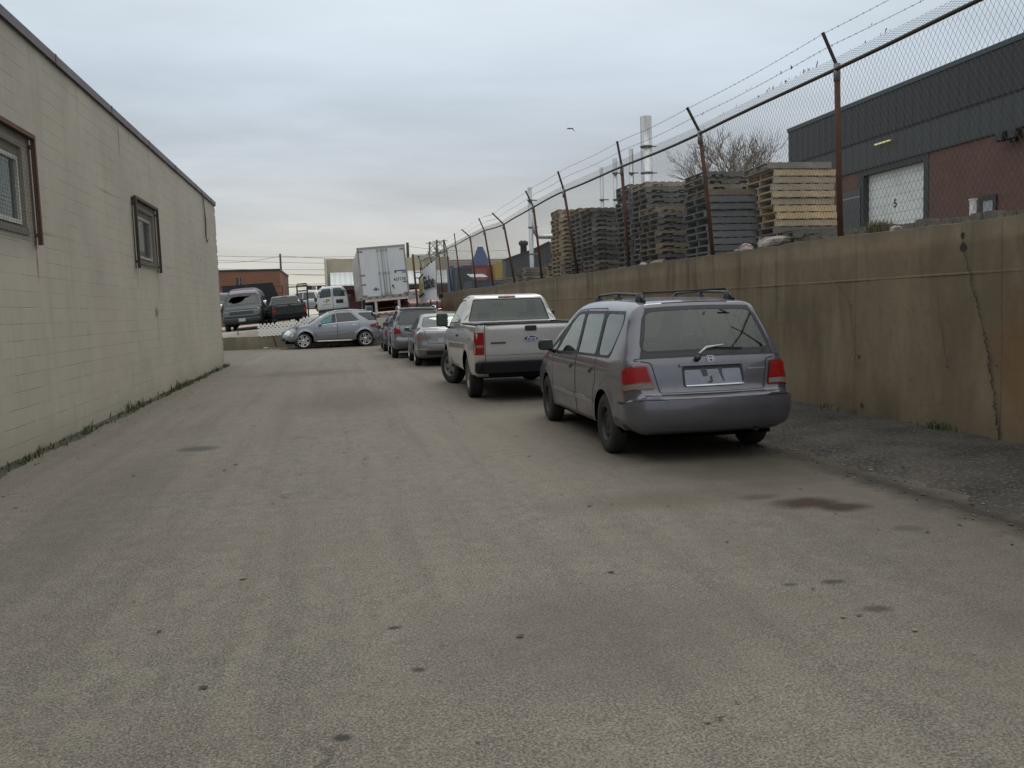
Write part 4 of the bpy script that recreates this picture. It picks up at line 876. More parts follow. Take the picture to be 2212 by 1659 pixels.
def pickup(root, pm, detail=True, sc=1., tint=None, g=.06):
    """regular cab truck with open bed; local origin at the rear bumper centre line"""
    L = 5.3
    def rad(a, z):
        if a < 2.1: return .045 if z > .5 else .06
        if z > 1.4: return .12
        if a > 4.9: return .16
        return .08
    sh = Shell(L, [(.30, .42), (.16, .46), (.13, .62), (.13, .62), (.085, .70), (.07, 1.0), (.06, 1.30), (.075, 1.33), (.10, 1.335), (.10, 1.335), (2.02, 1.335), (2.02, 1.335), (2.08, 1.40), (2.20, 1.74), (2.26, 1.82), (2.34, 1.855), (2.8, 1.885), (3.15, 1.85), (3.35, 1.78), (3.98, 1.33), (4.02, 1.30), (4.02, 1.30), (4.5, 1.23), (5.0, 1.15), (5.2, 1.05), (5.28, .85), (5.3, .6), (5.22, .44)],
        [(.38, .95), (.55, .985), (.7, 1.0), (1.0, .99), (1.25, .97), (1.34, .955), (1.4, .93), (1.6, .85), (1.88, .74)], rad, kr=.03, kf=.16, kc=.0, arches=((1.12, .40, .47), (4.36, .40, .47)), g=g, flare=.02, kp=.02)
    rs = lambda h: sh.rz(h, (0, .12)); cb = lambda h: sh.rz(h, (2.02, 2.8)); fr = lambda h: sh.rz(h, 'front')
    win = rnd([(2.42, 1.36), (3.84, 1.33), (3.35, 1.72), (3.1, 1.78), (2.50, 1.79)], .04)
    door = rnd([(2.30, .52), (3.78, .52), (3.92, .9), (3.93, 1.28), (3.30, 1.79), (3.1, 1.83), (2.40, 1.84), (2.28, 1.3)], .04)
    rw = rnd([(-.80, cb(1.365)), (.80, cb(1.365)), (.67, cb(1.785)), (-.67, cb(1.785))], .04)
    gate = rnd([(-.80, rs(.66)), (.80, rs(.66)), (.80, rs(1.33)), (-.80, rs(1.33))], .02)
    s0 = float(np.interp(.16, sh.top[:, 0][(sh.top[:, 1] > 1.3)], sh.S[(sh.top[:, 1] > 1.3)])); s1 = sh.rz(1.36, (2.02, 2.8))-.06
    bed = [(-.80, s0), (.80, s0), (.80, s1), (-.80, s1)]
    ws = rnd([(-.76, fr(1.36)), (.76, fr(1.36)), (.62, fr(1.76)), (-.62, fr(1.76))], .06)
    G = tint or CLEAR
    car('', '', '', root, sh, pm, [('window', win, G, -.004), ('door', door, pm, 0.)],
        [('rear_window', rw, G, -.003), ('tailgate', gate, pm, 0.), (None, bed, None, 0.), ('windscreen', ws, G, -.003)])
    b = MB(); z0, z1 = .72, 1.325
    b.add([(-.8, .16, z1), (.8, .16, z1), (.8, 1.97, z1), (-.8, 1.97, z1), (-.8, .16, z0), (.8, .16, z0), (.8, 1.97, z0), (-.8, 1.97, z0)], [(4, 5, 6, 7), (0, 1, 5, 4), (1, 2, 6, 5), (2, 3, 7, 6), (3, 0, 4, 7)])
    b.build('bed_liner', BLACK, root)
    ra = MB(); ra.box((-.955, .09, 1.332), (-.80, 2.0, 1.352)); ra.box((.80, .09, 1.332), (.955, 2.0, 1.352)); ra.box((-.80, .075, 1.33), (.80, .165, 1.35)); ra.build('bed_rail_cap', BLACK, root, bevel=.006)
    for sg in (-1, 1):
        m = lamp(sh, root, 'tail_lamp', 'strip', rnd([(.815*sg, rs(.82)), (1.03*sg, rs(.82)), (1.03*sg, rs(1.20)), (.815*sg, rs(1.20))], .015), RED, .008, .02)
        lamp(sh, root, 'reversing_lens', 'strip', rnd([(.83*sg, rs(.94)), (1.01*sg, rs(.94)), (1.01*sg, rs(.985)), (.83*sg, rs(.985))], .01), LENS, .011, .003, parent=m)
        lamp(sh, root, 'headlamp', 'strip', rnd([(.58*sg, fr(.80)), (.93*sg, fr(.80)), (.93*sg, fr(1.02)), (.58*sg, fr(1.02))], .02), LENS, .006, .01)
        mirror(root, sg, 1.15, 3.62, 1.40, (.24, .12, .28), BLACK, .05)
    handles(sh, root, [(2.40, 1.08)], BLACK)
    lamp(sh, root, 'grille', 'strip', rnd([(-.52, fr(.74)), (.52, fr(.74)), (.52, fr(1.04)), (-.52, fr(1.04))], .03), flat('grille', (.05, .05, .05), .4, .5), .004, .01)
    zt = cb(1.825)
    hb = lamp(sh, root, 'high_brake_lamp', 'strip', rnd([(-.17, zt-.014), (.17, zt-.014), (.17, zt+.022), (-.17, zt+.022)], .01), LENS, .010, .02)
    lamp(sh, root, 'brake_lens', 'strip', rnd([(-.06, zt-.014), (.06, zt-.014), (.06, zt+.022), (-.06, zt+.022)], .006), flat('faded_red', (.42, .06, .05), .35), .014, .006, parent=hb)
    lamp(sh, root, 'tailgate_handle', 'strip', rnd([(-.10, rs(1.205)), (.10, rs(1.205)), (.10, rs(1.295)), (-.10, rs(1.295))], .02), BLACK, .012, .014)
    if detail:
        lamp(sh, root, 'tailgate_step_line', 'strip', [(-.79, rs(.80)), (.79, rs(.80)), (.79, rs(.806)), (-.79, rs(.806))], flat('shadow_gap', (.10, .10, .10), .6), .002, 0)
        e = MB(); c0 = rs(1.075); E1 = [(.135*cos(t), c0+.052*sin(t)) for t in np.linspace(0, 2*pi, 33)[:-1]]
        sh.patch(e, 'strip', E1, .012, .012, g=.05); eo = e.build('oval_emblem', CHROME, root)
        e = MB(); sh.patch(e, 'strip', [(.118*cos(t), c0+.040*sin(t)) for t in np.linspace(0, 2*pi, 33)[:-1]], .015, .003, g=.05); e.build('emblem_field', flat('emblem_blue', (.015, .03, .11), .25, coat=.6), eo)
        P, n = sh.at('strip', [(0., c0)], 1, .017); text_obj('emblem_script', 'Ford', .085, CHROME, eo, Matrix.Translation(Vector(P[0])) @ Matrix.Rotation(R_(90), 4, 'X'), .35, .001, .001)
        lamp(sh, root, 'model_badge', 'strip', rnd([(-.70, rs(1.0)), (-.44, rs(1.0)), (-.44, rs(1.03)), (-.70, rs(1.03))], .006), flat('badge_dark', (.06, .06, .06), .4), .008, .008)
    m = MB(); m.cbox((0, .02, .60), (1.74, .20, .20)); m.cbox((0, .10, .50), (1.5, .1, .14)); bo = m.build('rear_bumper', flat('bumper_black', (.010, .010, .012), .75, spec=.2), root, bevel=.02)
    for sg in (-1, 1): rbox('bumper_end', (sg*.915, .10, .60), (.12, .30, .19), MATS['bumper_black'], root, .03)
    fb = rbox('front_bumper', (0, 5.3, .55), (1.8, .2, .24), CHROME, root, .04)
    seats(root, [(2.75, (-.42, .42))], .78, .5); rbox('rear_view_mirror', (-.02, 3.3, 1.68), (.24, .03, .07), BLACK, root, .01); rbox('dashboard', (0, 3.75, 1.2), (1.6, .4, .2), TRIMG, root, .05)
    return sh
def pickups():
    root = thing('pickup_truck', 'silver pickup truck with open bed and black rear bumper, parked ahead of the minivan', 'pickup truck', (3.27, 15.35, 0), R_(-1.), 'cars parked along the concrete wall')
    PM = paint('silver_paint', (.46, .46, .44), .4, .36, .45, (.15, .135, .11)); pickup(root, PM)
    add_wheels(root, .385, .25, .22, (5, False, .09), flat('dull_alloy', (.22, .22, .21), .5, .5), [(-.86, 1.12, 0), (.86, 1.12, 0), (-.86, 4.36, 1), (.86, 4.36, 1)], R_(24))
    recentre(root, (0, 1.12))
    gt = thing('dark_pickup', 'dark green pickup seen from behind, up on the yard behind the white lattice', 'pickup truck', (-2.3, 45.0, plane_z(-2.3, 45)), R_(9), tilt=LOT_T)
    pickup(gt, paint('dark_green_paint', (.02, .028, .028), .3, .3, .25), False, tint=TINT, g=.1)
    add_wheels(gt, .36, .24, .2, 'steel', STEEL, [(-.86, 1.12, 0), (.86, 1.12, 0), (-.86, 4.36, 1), (.86, 4.36, 1)]); recentre(gt, (0, .3))
    gt.scale = (.86, .86, .86)
    rt = thing('red_pickup', 'faded red pickup facing the lane between the trailer and the fence post', 'pickup truck', (4.9, 47.5, 1.0), R_(180), tilt=LOT_T)
    pickup(rt, paint('faded_red_paint', (.22, .03, .03), .1, .4, .3, (.25, .15, .14)), False, g=.1)
    add_wheels(rt, .37, .24, .2, 'steel', STEEL, [(-.86, 1.12, 0), (.86, 1.12, 0), (-.86, 4.36, 1), (.86, 4.36, 1)]); recentre(rt, (0, 5.3))

def sedan():
    L = 4.55
    def rad(a, z): return .10 if z > 1.15 else (.13 if a < .6 else (.2 if a > 4. else .07))
    sh = Shell(L, [(.22, .24), (.08, .30), (.0, .48), (.0, .60), (.03, .72), (.06, .95), (.08, 1.01), (.08, 1.01), (.16, 1.04), (.55, 1.08), (.62, 1.085), (.80, 1.17), (1.15, 1.35), (1.35, 1.42), (1.6, 1.46), (2.1, 1.49), (2.6, 1.46), (2.95, 1.36), (3.45, 1.07), (3.52, 1.03), (3.52, 1.03), (4.1, .90), (4.42, .74), (4.54, .55), (4.5, .3), (4.4, .22)],
        [(.2, .82), (.4, .86), (.6, .88), (.8, .875), (.95, .85), (1.05, .81), (1.25, .70), (1.49, .58)], rad, kr=.14, kf=.25, kc=.03, arches=((.98, .33, .36), (3.62, .33, .36)), g=.07, flare=.02)
    PM = paint('sedan_paint', (.20, .20, .20), .6, .33, .35)
    w1 = rnd([(2.1, 1.02), (3.2, .985), (2.75, 1.28), (2.5, 1.37), (2.15, 1.39)], .04); w2 = rnd([(1.25, 1.06), (2.03, 1.03), (2.08, 1.39), (1.65, 1.365), (1.4, 1.28), (1.2, 1.14)], .04)
    fd = rnd([(2.06, .32), (3.1, .32), (3.2, .6), (3.28, .96), (2.78, 1.31), (2.5, 1.42), (2.11, 1.43), (2.03, 1.0)], .03); rd = rnd([(1.38, .32), (2.04, .32), (2.01, 1.0), (2.09, 1.43), (1.62, 1.41), (1.3, 1.28), (1.12, 1.1), (1.2, .8)], .03)
    root = thing('grey_sedan', 'grey sedan with partly clear tail lamps, right in front of the silver pickup', 'sedan', (3.08, 25.25, 0), R_(-1), 'cars parked along the concrete wall')
    z = lambda h: sh.rz(h, (0, .08)); c = lambda h: sh.rz(h, (.6, 2.)); f = lambda h: sh.rz(h, 'front')
    rw = rnd([(-.66, c(1.11)), (.66, c(1.11)), (.53, c(1.40)), (-.53, c(1.40))], .08); ws = rnd([(-.66, f(1.08)), (.66, f(1.08)), (.5, f(1.38)), (-.5, f(1.38))], .06)
    boot = rnd([(-.55, z(.66)), (.55, z(.66)), (.62, z(.98)), (.64, sh.rz(1.05, (.08, .6))), (.6, sh.rz(1.08, (.1, .6))), (-.6, sh.rz(1.08, (.1, .6))), (-.64, sh.rz(1.05, (.08, .6))), (-.62, z(.98))], .03)
    car('', '', '', root, sh, PM, [('window', w1, CLEAR, -.003), ('window', w2, CLEAR, -.003), ('door', fd, PM, 0), ('door', rd, PM, 0)], [('rear_window', rw, CLEAR, -.003), ('boot_lid', boot, PM, 0), ('windscreen', ws, CLEAR, -.003)])
    for sg in (-1, 1):
        m = lamp(sh, root, 'tail_lamp', 'strip', rnd([(.46*sg, z(.80)), (1.0*sg, z(.80)), (1.0*sg, z(.93)), (.78*sg, z(.945)), (.46*sg, z(.86))], .02), LENS)
        lamp(sh, root, 'brake_lens', 'strip', rnd([(.80*sg, z(.80)), (1.0*sg, z(.80)), (1.0*sg, z(.93)), (.78*sg, z(.945))], .02), RED, .011, .003, parent=m)
        mirror(root, sg, .95, 3.02, 1.04, (.17, .10, .12), PM)
        lamp(sh, root, 'bumper_reflector', 'strip', rnd([(.55*sg, z(.50)), (.95*sg, z(.50)), (.95*sg, z(.535)), (.55*sg, z(.52))], .01), CHROME, .006, .006)
    lamp(sh, root, 'diffuser', 'strip', rnd([(-.6, z(.34)), (.6, z(.34)), (.6, z(.46)), (-.6, z(.46))], .03), BLACK, .004, .006)
    lamp(sh, root, 'licence_plate', 'strip', rnd([(-.25, z(.70)), (.25, z(.70)), (.25, z(.82)), (-.25, z(.82))], .01), PLATE, .008, .008)
    handles(sh, root, [(1.42, .86), (2.2, .84)], PM); seats(root, [(2.3, (-.36, .36)), (1.4, (-.34, .34))], .38, .46)
    add_wheels(root, .32, .21, .2, (5, True, .05), ALLOY, [(-.78, .98, 0), (.78, .98, 0), (-.78, 3.62, 1), (.78, 3.62, 1)]); recentre(root, (0, .98))
def wagon(name, label, loc, col, L=4.67, H=1.72, hw=.935, wb=2.82, low=0., rails=True, lampc=RED, glassm=TINT, R=.355, cat='sport utility vehicle', g=.08, ymin=0.):
    """rounded two-box body; ro = rear overhang"""
    ro = .84; s = H/1.72; lx = L/4.67
    def rad(a, z): return .10 if z > 1.35*s else (.12 if a < .6 else (.2 if a > L-.5 else .07))
    P = [(.22, .30), (.07, .36), (.0, .5), (.0, .64), (.04, .72), (.04, .72), (.06, .95), (.12, 1.13), (.22, 1.36), (.34, 1.60), (.38, 1.66), (.38, 1.66), (.8, 1.70), (1.4, 1.72), (2.0, 1.71), (2.5, 1.64), (2.85, 1.51), (3.35, 1.20), (3.45, 1.15), (3.45, 1.15), (4.1, 1.04), (4.5, .88), (4.66, .66), (4.64, .42), (4.5, .30)]
    sh = Shell(L, [(a*lx, z*s) for a, z in P], [(.25*s, hw-.05), (.45*s, hw-.015), (.7*s, hw), (.95*s, hw-.02), (1.13*s, hw-.06), (1.4*s, hw-.18), (1.72*s, hw-.30)], rad, kr=.12, kf=.25, kc=.03, arches=((ro, R+.01, R+.055), (ro+wb, R+.01, R+.055)), g=g, flare=.03)
    PM = paint(name+'_paint', col, .55, .33, .35); q = lambda pts: [(a*lx, z*s) for a, z in pts]
    w1 = rnd(q([(2.1, 1.14), (3.25, 1.12), (2.78, 1.46), (2.5, 1.58), (2.14, 1.60)]), .04); w2 = rnd(q([(1.28, 1.15), (2.02, 1.14), (2.06, 1.60), (1.32, 1.61)]), .04); w3 = rnd(q([(.42, 1.18), (1.18, 1.15), (1.22, 1.61), (.62, 1.57)]), .06)
    fd = rnd(q([(2.06, .38), (3.05, .38), (3.2, .7), (3.3, 1.1), (2.8, 1.48), (2.5, 1.62), (2.1, 1.65), (2.03, 1.1)]), .03); rd = rnd(q([(1.36, .38), (2.04, .38), (2.01, 1.1), (2.08, 1.65), (1.27, 1.65), (1.23, 1.1)]), .03)
    root = thing(name, label, cat, loc, R_(-1), 'cars parked along the concrete wall')
    z = lambda h: sh.rz(h*s, 'rear'); f = lambda h: sh.rz(h*s, 'front')
    rw = rnd([(-hw+.20, z(1.15)), (hw-.20, z(1.15)), (hw-.34, z(1.58)), (-hw+.34, z(1.58))], .07); ws = rnd([(-.7, f(1.2)), (.7, f(1.2)), (.55, f(1.6)), (-.55, f(1.6))], .06)
    gate = rnd([(-.6, z(.74)), (.6, z(.74)), (.68, z(1.12)), (-.68, z(1.12))], .03)
    car('', '', '', root, sh, PM, [('window', w1, glassm, -.003), ('window', w2, glassm, -.003), ('window', w3, glassm, -.003), ('door', fd, PM, 0), ('door', rd, PM, 0)], [('rear_window', rw, glassm, -.003), ('tailgate', gate, PM, 0), ('windscreen', ws, CLEAR, -.003)])
    for sg in (-1, 1):
        lamp(sh, root, 'tail_lamp', 'strip', rnd([((hw-.30)*sg, z(.86)), ((hw+.13)*sg, z(.84)), ((hw+.10)*sg, z(1.04)), ((hw-.1)*sg, z(1.06)), ((hw-.30)*sg, z(.98))], .03), lampc)
        mirror(root, sg, hw+.09, 3.05*lx, 1.16*s, (.2, .12, .14), BLACK)
        if rails:
            m = MB(); X = sg*(hw-.30); m.tube([(X, .58, 1.66*s), (X, .62, 1.73*s), (X, .75, 1.765*s), (X, 1.5, 1.79*s), (X, 2.4, 1.74*s), (X, 2.62, 1.68*s), (X, 2.68, 1.62*s)], .024, 8); m.build('roof_rail', ALLOY, root)
    if rails:
        sp = MB(); P2, n2 = sh.at('strip', [(x, z(1.63)) for x in np.linspace(-.6, .6, 7)], 1, .03); V = [tuple(p) for p in P2]+[(p[0], p[1]+.14, p[2]+.05) for p in P2]+[(p[0], p[1], p[2]-.03) for p in P2]
        sp.add(V, [(i, i+1, 8+i, 7+i) for i in range(6)]+[(14+i, 15+i, 1+i, i) for i in range(6)], 0, True); sp.build('roof_spoiler', BLACK, root)
    lamp(sh, root, 'licence_plate', 'strip', rnd([(-.25, z(.80)), (.25, z(.80)), (.25, z(.92)), (-.25, z(.92))], .01), PLATE, .008, .008)
    handles(sh, root, [(1.42*lx, .96*s), (2.18*lx, .95*s)], PM); seats(root, [(2.3, (-.38, .38)), (1.4, (-.36, .36))], .5, .46)
    add_wheels(root, R, .24, R-.10, (5, True, .05), ALLOY, [(-hw+.11, ro, 0), (hw-.11, ro, 0), (-hw+.11, ro+wb, 1), (hw-.11, ro+wb, 1)]); recentre(root, (0, ro))
def crossover():
    L = 4.78
    def rad(a, z): return .09 if z > 1.5 else (.13 if a < .6 else (.22 if a > 4.2 else .06))
    sh = Shell(L, [(.25, .34), (.12, .36), (.03, .48), (.02, .62), (.05, .76), (.11, .98), (.20, 1.20), (.36, 1.50), (.44, 1.64), (.46, 1.665), (.46, 1.665), (.9, 1.715), (1.5, 1.765), (2.0, 1.755), (2.4, 1.70), (2.8, 1.56), (3.35, 1.26), (3.52, 1.165), (3.56, 1.145), (3.56, 1.145), (4.0, 1.08), (4.4, .97), (4.64, .82), (4.76, .66), (4.78, .5), (4.70, .34), (4.55, .28)],
        [(.28, .88), (.5, .935), (.7, .955), (.95, .94), (1.1, .915), (1.2, .885), (1.4, .81), (1.6, .72), (1.78, .62)], rad, kr=.16, kf=.30, kc=.03, arches=((.87, .39, .44), (3.785, .39, .44)), g=.07, flare=.035)
    PM = paint('crossover_paint', (.27, .29, .31), .6, .30, .25)
    w1 = rnd([(2.26, 1.185), (2.95, 1.125), (3.12, 1.16), (2.84, 1.36), (2.55, 1.52), (2.24, 1.60)], .04); w2 = rnd([(1.13, 1.245), (2.18, 1.19), (2.17, 1.61), (1.50, 1.625)], .03)
    w3 = rnd([(.19, 1.25), (.62, 1.25), (1.13, 1.56), (1.10, 1.60), (.42, 1.60)], .04)
    fd = rnd([(2.22, .42), (3.10, .42), (3.30, .7), (3.32, 1.1), (2.86, 1.41), (2.55, 1.58), (2.2, 1.66), (2.20, 1.1)], .03); rd = rnd([(1.38, .42), (2.20, .42), (2.185, 1.1), (2.19, 1.665), (1.46, 1.67), (1.07, 1.24), (1.16, .9)], .03)
    p0, p1 = np.array([1.32, 41.6]), np.array([-1.52, 41.3]); d = p1-p0; hd = math.atan2(d[1], d[0])-pi/2
    nrm = np.array([-d[1], d[0]])/np.linalg.norm(d); nrm = nrm if nrm[1] > 0 else -nrm; cc = p0+nrm*.955
    root = thing('silver_crossover', 'silver grey crossover parked sideways across the end of the lane', 'sport utility vehicle', (cc[0], cc[1], 0), hd)
    z = lambda h: sh.rz(h, 'rear'); f = lambda h: sh.rz(h, 'front')
    rw = rnd([(-.7, z(1.2)), (.7, z(1.2)), (.56, z(1.58)), (-.56, z(1.58))], .07); ws = rnd([(-.72, f(1.20)), (.72, f(1.20)), (.56, f(1.64)), (-.56, f(1.64))], .06)
    bl = glass('blue_glass', (.45, .85, .92), .03, .6, .02)
    car('', '', '', root, sh, PM, [('window', w1, bl, -.003), ('window', w2, TINT, -.003), ('window', w3, TINT, -.003), ('door', fd, PM, 0), ('door', rd, PM, 0)], [('rear_window', rw, TINT, -.003), ('windscreen', ws, CLEAR, -.003)])
    for sg in (-1, 1):
        m = lamp(sh, root, 'tail_lamp', 'strip', rnd([(.60*sg, z(.90)), (1.20*sg, z(.95)), (1.22*sg, z(1.08)), (.8*sg, z(1.14)), (.60*sg, z(1.1))], .03), RED, .01, .016)
        lamp(sh, root, 'reversing_lens', 'strip', rnd([(.70*sg, z(.955)), (1.12*sg, z(.99)), (1.12*sg, z(1.02)), (.70*sg, z(.99))], .01), LENS, .013, .003, parent=m)
        lamp(sh, root, 'headlamp', 'strip', rnd([(.55*sg, f(.70)), (.98*sg, f(.68)), (1.02*sg, f(.86)), (.62*sg, f(.90))], .04), flat('headlamp_bright', (.75, .75, .73), .2, coat=1.), .008, .016)
        lamp(sh, root, 'side_moulding', 'side', [(1.28, .70), (3.12, .62), (3.12, .645), (1.28, .725)], ALLOY, .010, .012, sg)
        lamp(sh, root, 'window_sill_trim', 'side', [(1.10, 1.215), (2.2, 1.165), (2.98, 1.10), (2.98, 1.122), (2.2, 1.187), (1.10, 1.24)], ALLOY, .006, .008, sg)
        m = MB(); m.tube([(sg*.86, 1.45, .335), (sg*.89, 1.6, .33), (sg*.89, 3.1, .33), (sg*.86, 3.2, .335)], .035, 8); m.build('running_board', ALLOY, root)
        m = MB(); X = sg*.63; m.tube([(X, .62, 1.68), (X, .8, 1.735), (X, 1.5, 1.79), (X, 2.1, 1.765), (X, 2.55, 1.68)], .02, 6); m.build('roof_rail', ALLOY, root)
        mirror(root, sg, 1.03, 3.0, 1.13, (.2, .13, .15), PM)
    lamp(sh, root, 'grille', 'strip', rnd([(-.42, f(.58)), (.42, f(.58)), (.42, f(.84)), (-.42, f(.84))], .04), MATS['grille'], .006, .01)
    lamp(sh, root, 'lower_grille', 'strip', rnd([(-.7, f(.36)), (.7, f(.36)), (.7, f(.5)), (-.7, f(.5))], .03), BLACK, .004, .006)
    handles(sh, root, [(1.30, 1.04), (2.24, 1.0)], ALLOY); seats(root, [(2.35, (-.38, .38)), (1.5, (-.36, .36))], .55, .46)
    root.scale = (.97, .97, .97); add_wheels(root, .375, .26, .27, (5, True, .055), ALLOY, [(-.83, .87, 0), (.83, .87, 0), (-.83, 3.785, 1), (.83, 3.785, 1)]); recentre(root, (0, .87))
def van_body(name, label, loc, rz, col, H=2.2, high=False, broken=False, tilt=LOT_T, g=.1, detail_rear=False):
    L = 5.5
    def rad(a, z): return .2 if z > H-.35 else (.08 if a < 1 else (.18 if a > 5. else .08))
    roof = [(.10, H-.35), (.2, H-.1), (.5, H-.02), (.5, H), (2.4, H+.02), (3.3, H-.03), (3.7, H-.2), (3.95, H-.42)] if high else [(.06, H-.22), (.12, H-.08), (.22, H-.03), (.5, H), (2.4, H+.02), (3.5, H-.02), (3.8, H-.12), (4.0, H-.28)]
    sh = Shell(L, [(.2, .35), (.04, .42), (.0, .6), (.0, 1.1)]+roof+[(4.55, 1.32), (4.6, 1.27), (4.6, 1.27), (5.1, 1.17), (5.35, 1.08), (5.46, .9), (5.5, .6), (5.42, .36)],
        [(.3, .93), (.5, .97), (.8, .99), (1.2, .98), (1.5, .95), (H-.25, .86 if not high else .84), (H+.02, .72)], rad, kr=.05, kf=.12, kc=.05, arches=((1.1, .38, .44), (4.55, .38, .44)), g=g)
    PM = paint(name+'_paint', col, .1 if col[0] > .3 else 0., .5, .3 if col[0] > .3 else .05, coat=.7 if col[0] > .3 else .05); root = thing(name, label, 'van', loc, rz, tilt=tilt)
    z = lambda h: sh.rz(h, 'rear'); f = lambda h: sh.rz(h, 'front')
    w1 = rnd([(3.35, 1.27), (4.35, 1.25), (3.98, 1.74), (3.45, 1.78)], .05); w2 = rnd([(1.9, 1.3), (3.0, 1.3), (3.0, 1.78), (1.9, 1.78)], .06); w3 = rnd([(.4, 1.3), (1.6, 1.3), (1.6, 1.78), (.4, 1.78)], .06)
    fd = rnd([(3.25, .45), (4.02, .45), (4.12, .8), (4.45, 1.22), (4.02, 1.8), (3.35, 1.84), (3.22, 1.3)], .04)
    ws_ = [(-.82, f(1.32)), (.82, f(1.32)), (.72, f(1.80)), (-.72, f(1.80))]; ws = rnd(ws_, .06)
    S = [('windscreen', ws, glass('cracked_glass', (.14, .17, .18), .12, .8, .10) if broken else TINT, -.003)]
    if broken:                                                   # the hole is a jagged opening in the pane
        zz = lambda t: f(1.32)+(f(1.80)-f(1.32))*t
        hole = [(.68, zz(.35)), (.72, zz(.55)), (.66, zz(.6)), (.62, zz(.8)), (.55, zz(.9)), (.2, zz(.93)), (-.1, zz(.90)), (-.42, zz(.93)), (-.30, zz(.78)), (-.12, zz(.66)), (-.06, zz(.48)), (.0, zz(.36)), (.12, zz(.22)), (.4, zz(.14)), (.58, zz(.2)), (.54, zz(.3))]
        S.insert(0, (None, hole, None, 0))
    if detail_rear:
        for sg in (-1, 1): S.append(('rear_door_window', rnd([(.08*sg, z(1.33)), (.80*sg, z(1.33)), (.70*sg, z(1.84)), (.08*sg, z(1.84))], .07), TINT, -.003))
    car('', '', '', root, sh, PM, [('window', w1, TINT, -.003), ('window', w2, TINT, -.003), ('window', w3, TINT, -.003), ('door', fd, PM, 0)], S)
    for sg in (-1, 1):
        mirror(root, sg, 1.12, 4.15, 1.35, (.2, .13, .26), CHROME if broken else BLACK, .05)
        lamp(sh, root, 'headlamp', 'strip', rnd([(.60*sg, f(.82)), (.93*sg, f(.82)), (.93*sg, f(1.0)), (.60*sg, f(1.0))], .02), flat('old_headlamp', (.10, .11, .11), .35))
        lamp(sh, root, 'tail_lamp', 'strip', rnd([(.86*sg, z(1.35)), (1.02*sg, z(1.35)), (.98*sg, z(1.75)), (.84*sg, z(1.75))], .02), RED)
    gr = lamp(sh, root, 'grille', 'strip', rnd([(-.9, f(.78)), (.9, f(.78)), (.9, f(1.03)), (-.9, f(1.03))], .02), BLACK, .004, .01)
    for h in (.80, 1.015): lamp(sh, root, 'grille_bar', 'strip', [(-.92, f(h)), (.92, f(h)), (.92, f(h)+.022), (-.92, f(h)+.022)], flat('worn_chrome', (.30, .30, .29), .4, .6), .014, .012, parent=gr)
    rbox('front_bumper', (0, 5.5, .55), (1.9, .22, .22), flat('dull_metal', (.05, .055, .055), .5, .5), root, .05)
    rbox('licence_plate', (0, 5.63, .55), (.34, .02, .16), flat('plate_blue_white', (.35, .42, .46), .4), root, .004)
    rbox('rear_bumper', (0, -.03, .52), (1.86, .2, .2), flat('dull_metal', (0, 0, 0)), root, .04)
    if detail_rear:
        m = MB(); m.cbox((0, -.006, 1.1), (.02, .01, 1.5)); m.build('rear_door_gap', BLACK, root)
        rbox('licence_plate_mount', (.42, -.02, 1.06), (.44, .04, .22), BLACK, root, .03)
        lg = MB(); lg.box((-.42, -.012, 1.12), (-.18, -.004, 1.24)); o = lg.build('company_logo', flat('logo_yellow', (.35, .28, .06), .5), root)
        lg = MB(); lg.box((-.58, -.011, 1.10), (-.50, -.005, 1.15)); lg.add([(-.44, -.012, 1.1), (-.33, -.012, 1.1), (-.42, -.012, .98)], [(0, 2, 1)]); lg.box((-.66, -.011, .90), (-.2, -.006, .92)); lg.build('logo_lettering', flat('logo_grey', (.2, .2, .2), .5), o)
    handles(sh, root, [(3.35, 1.1)], BLACK); seats(root, [(3.4, (-.42, .42))], .8, .5)
    add_wheels(root, .37, .24, .2, 'steel', STEEL, [(-.86, 1.1, 0), (.86, 1.1, 0), (-.86, 4.55, 1), (.86, 4.55, 1)])
    if broken:                                                   # light running stripes low on the side
        for sg in (-1, 1):
            for h in (.62, .72, .82): lamp(sh, root, 'side_stripe', 'side', [(1.7, h), (3.9, h), (3.9, h+.035), (1.7, h+.035)], flat('stripe_silver', (.45, .47, .45), .4), .004, 0, sg)
        m = MB(); rf = MATS.get('roof_purple') or paint('roof_purple', (.20, .13, .19), .2, .5, .1)
        sh.patch(m, 'strip', rnd([(-.70, f(1.90)), (.70, f(1.90)), (.62, f(H-.12)), (-.62, f(H-.12))], .05), .006, .004); m.build('faded_roof_panel', rf, root)
    return root, L
def all_vehicles():
    minivan(); pickups(); sedan()
    wagon('silver_suv', 'grey SUV with bright silver roof rails, between the grey sedan and the dark hatchback', (2.76, 30.0, 0), (.17, .18, .19))
    wagon('dark_hatchback', 'dark blue hatchback farthest ahead in the row, mostly behind the grey SUV', (2.70, 35.6, 0), (.06, .075, .095), 4.1, 1.44, .87, 2.55, rails=False, R=.31, cat='hatchback', g=.1)
    crossover()
    r, L = van_body('conversion_van', 'dark green high roof van with a smashed windscreen and purple roof', (-4.72, 45.8, plane_z(-4.72, 46)), R_(180), (.022, .035, .035), 2.2, True, True); recentre(r, (0, L))
    r, L = van_body('white_van', 'white van seen from behind with two rear door windows and a small yellow logo', (-.12, 55, plane_z(0, 55)+.02), 0, (.62, .64, .64), 2.0, detail_rear=True)
all_vehicles()
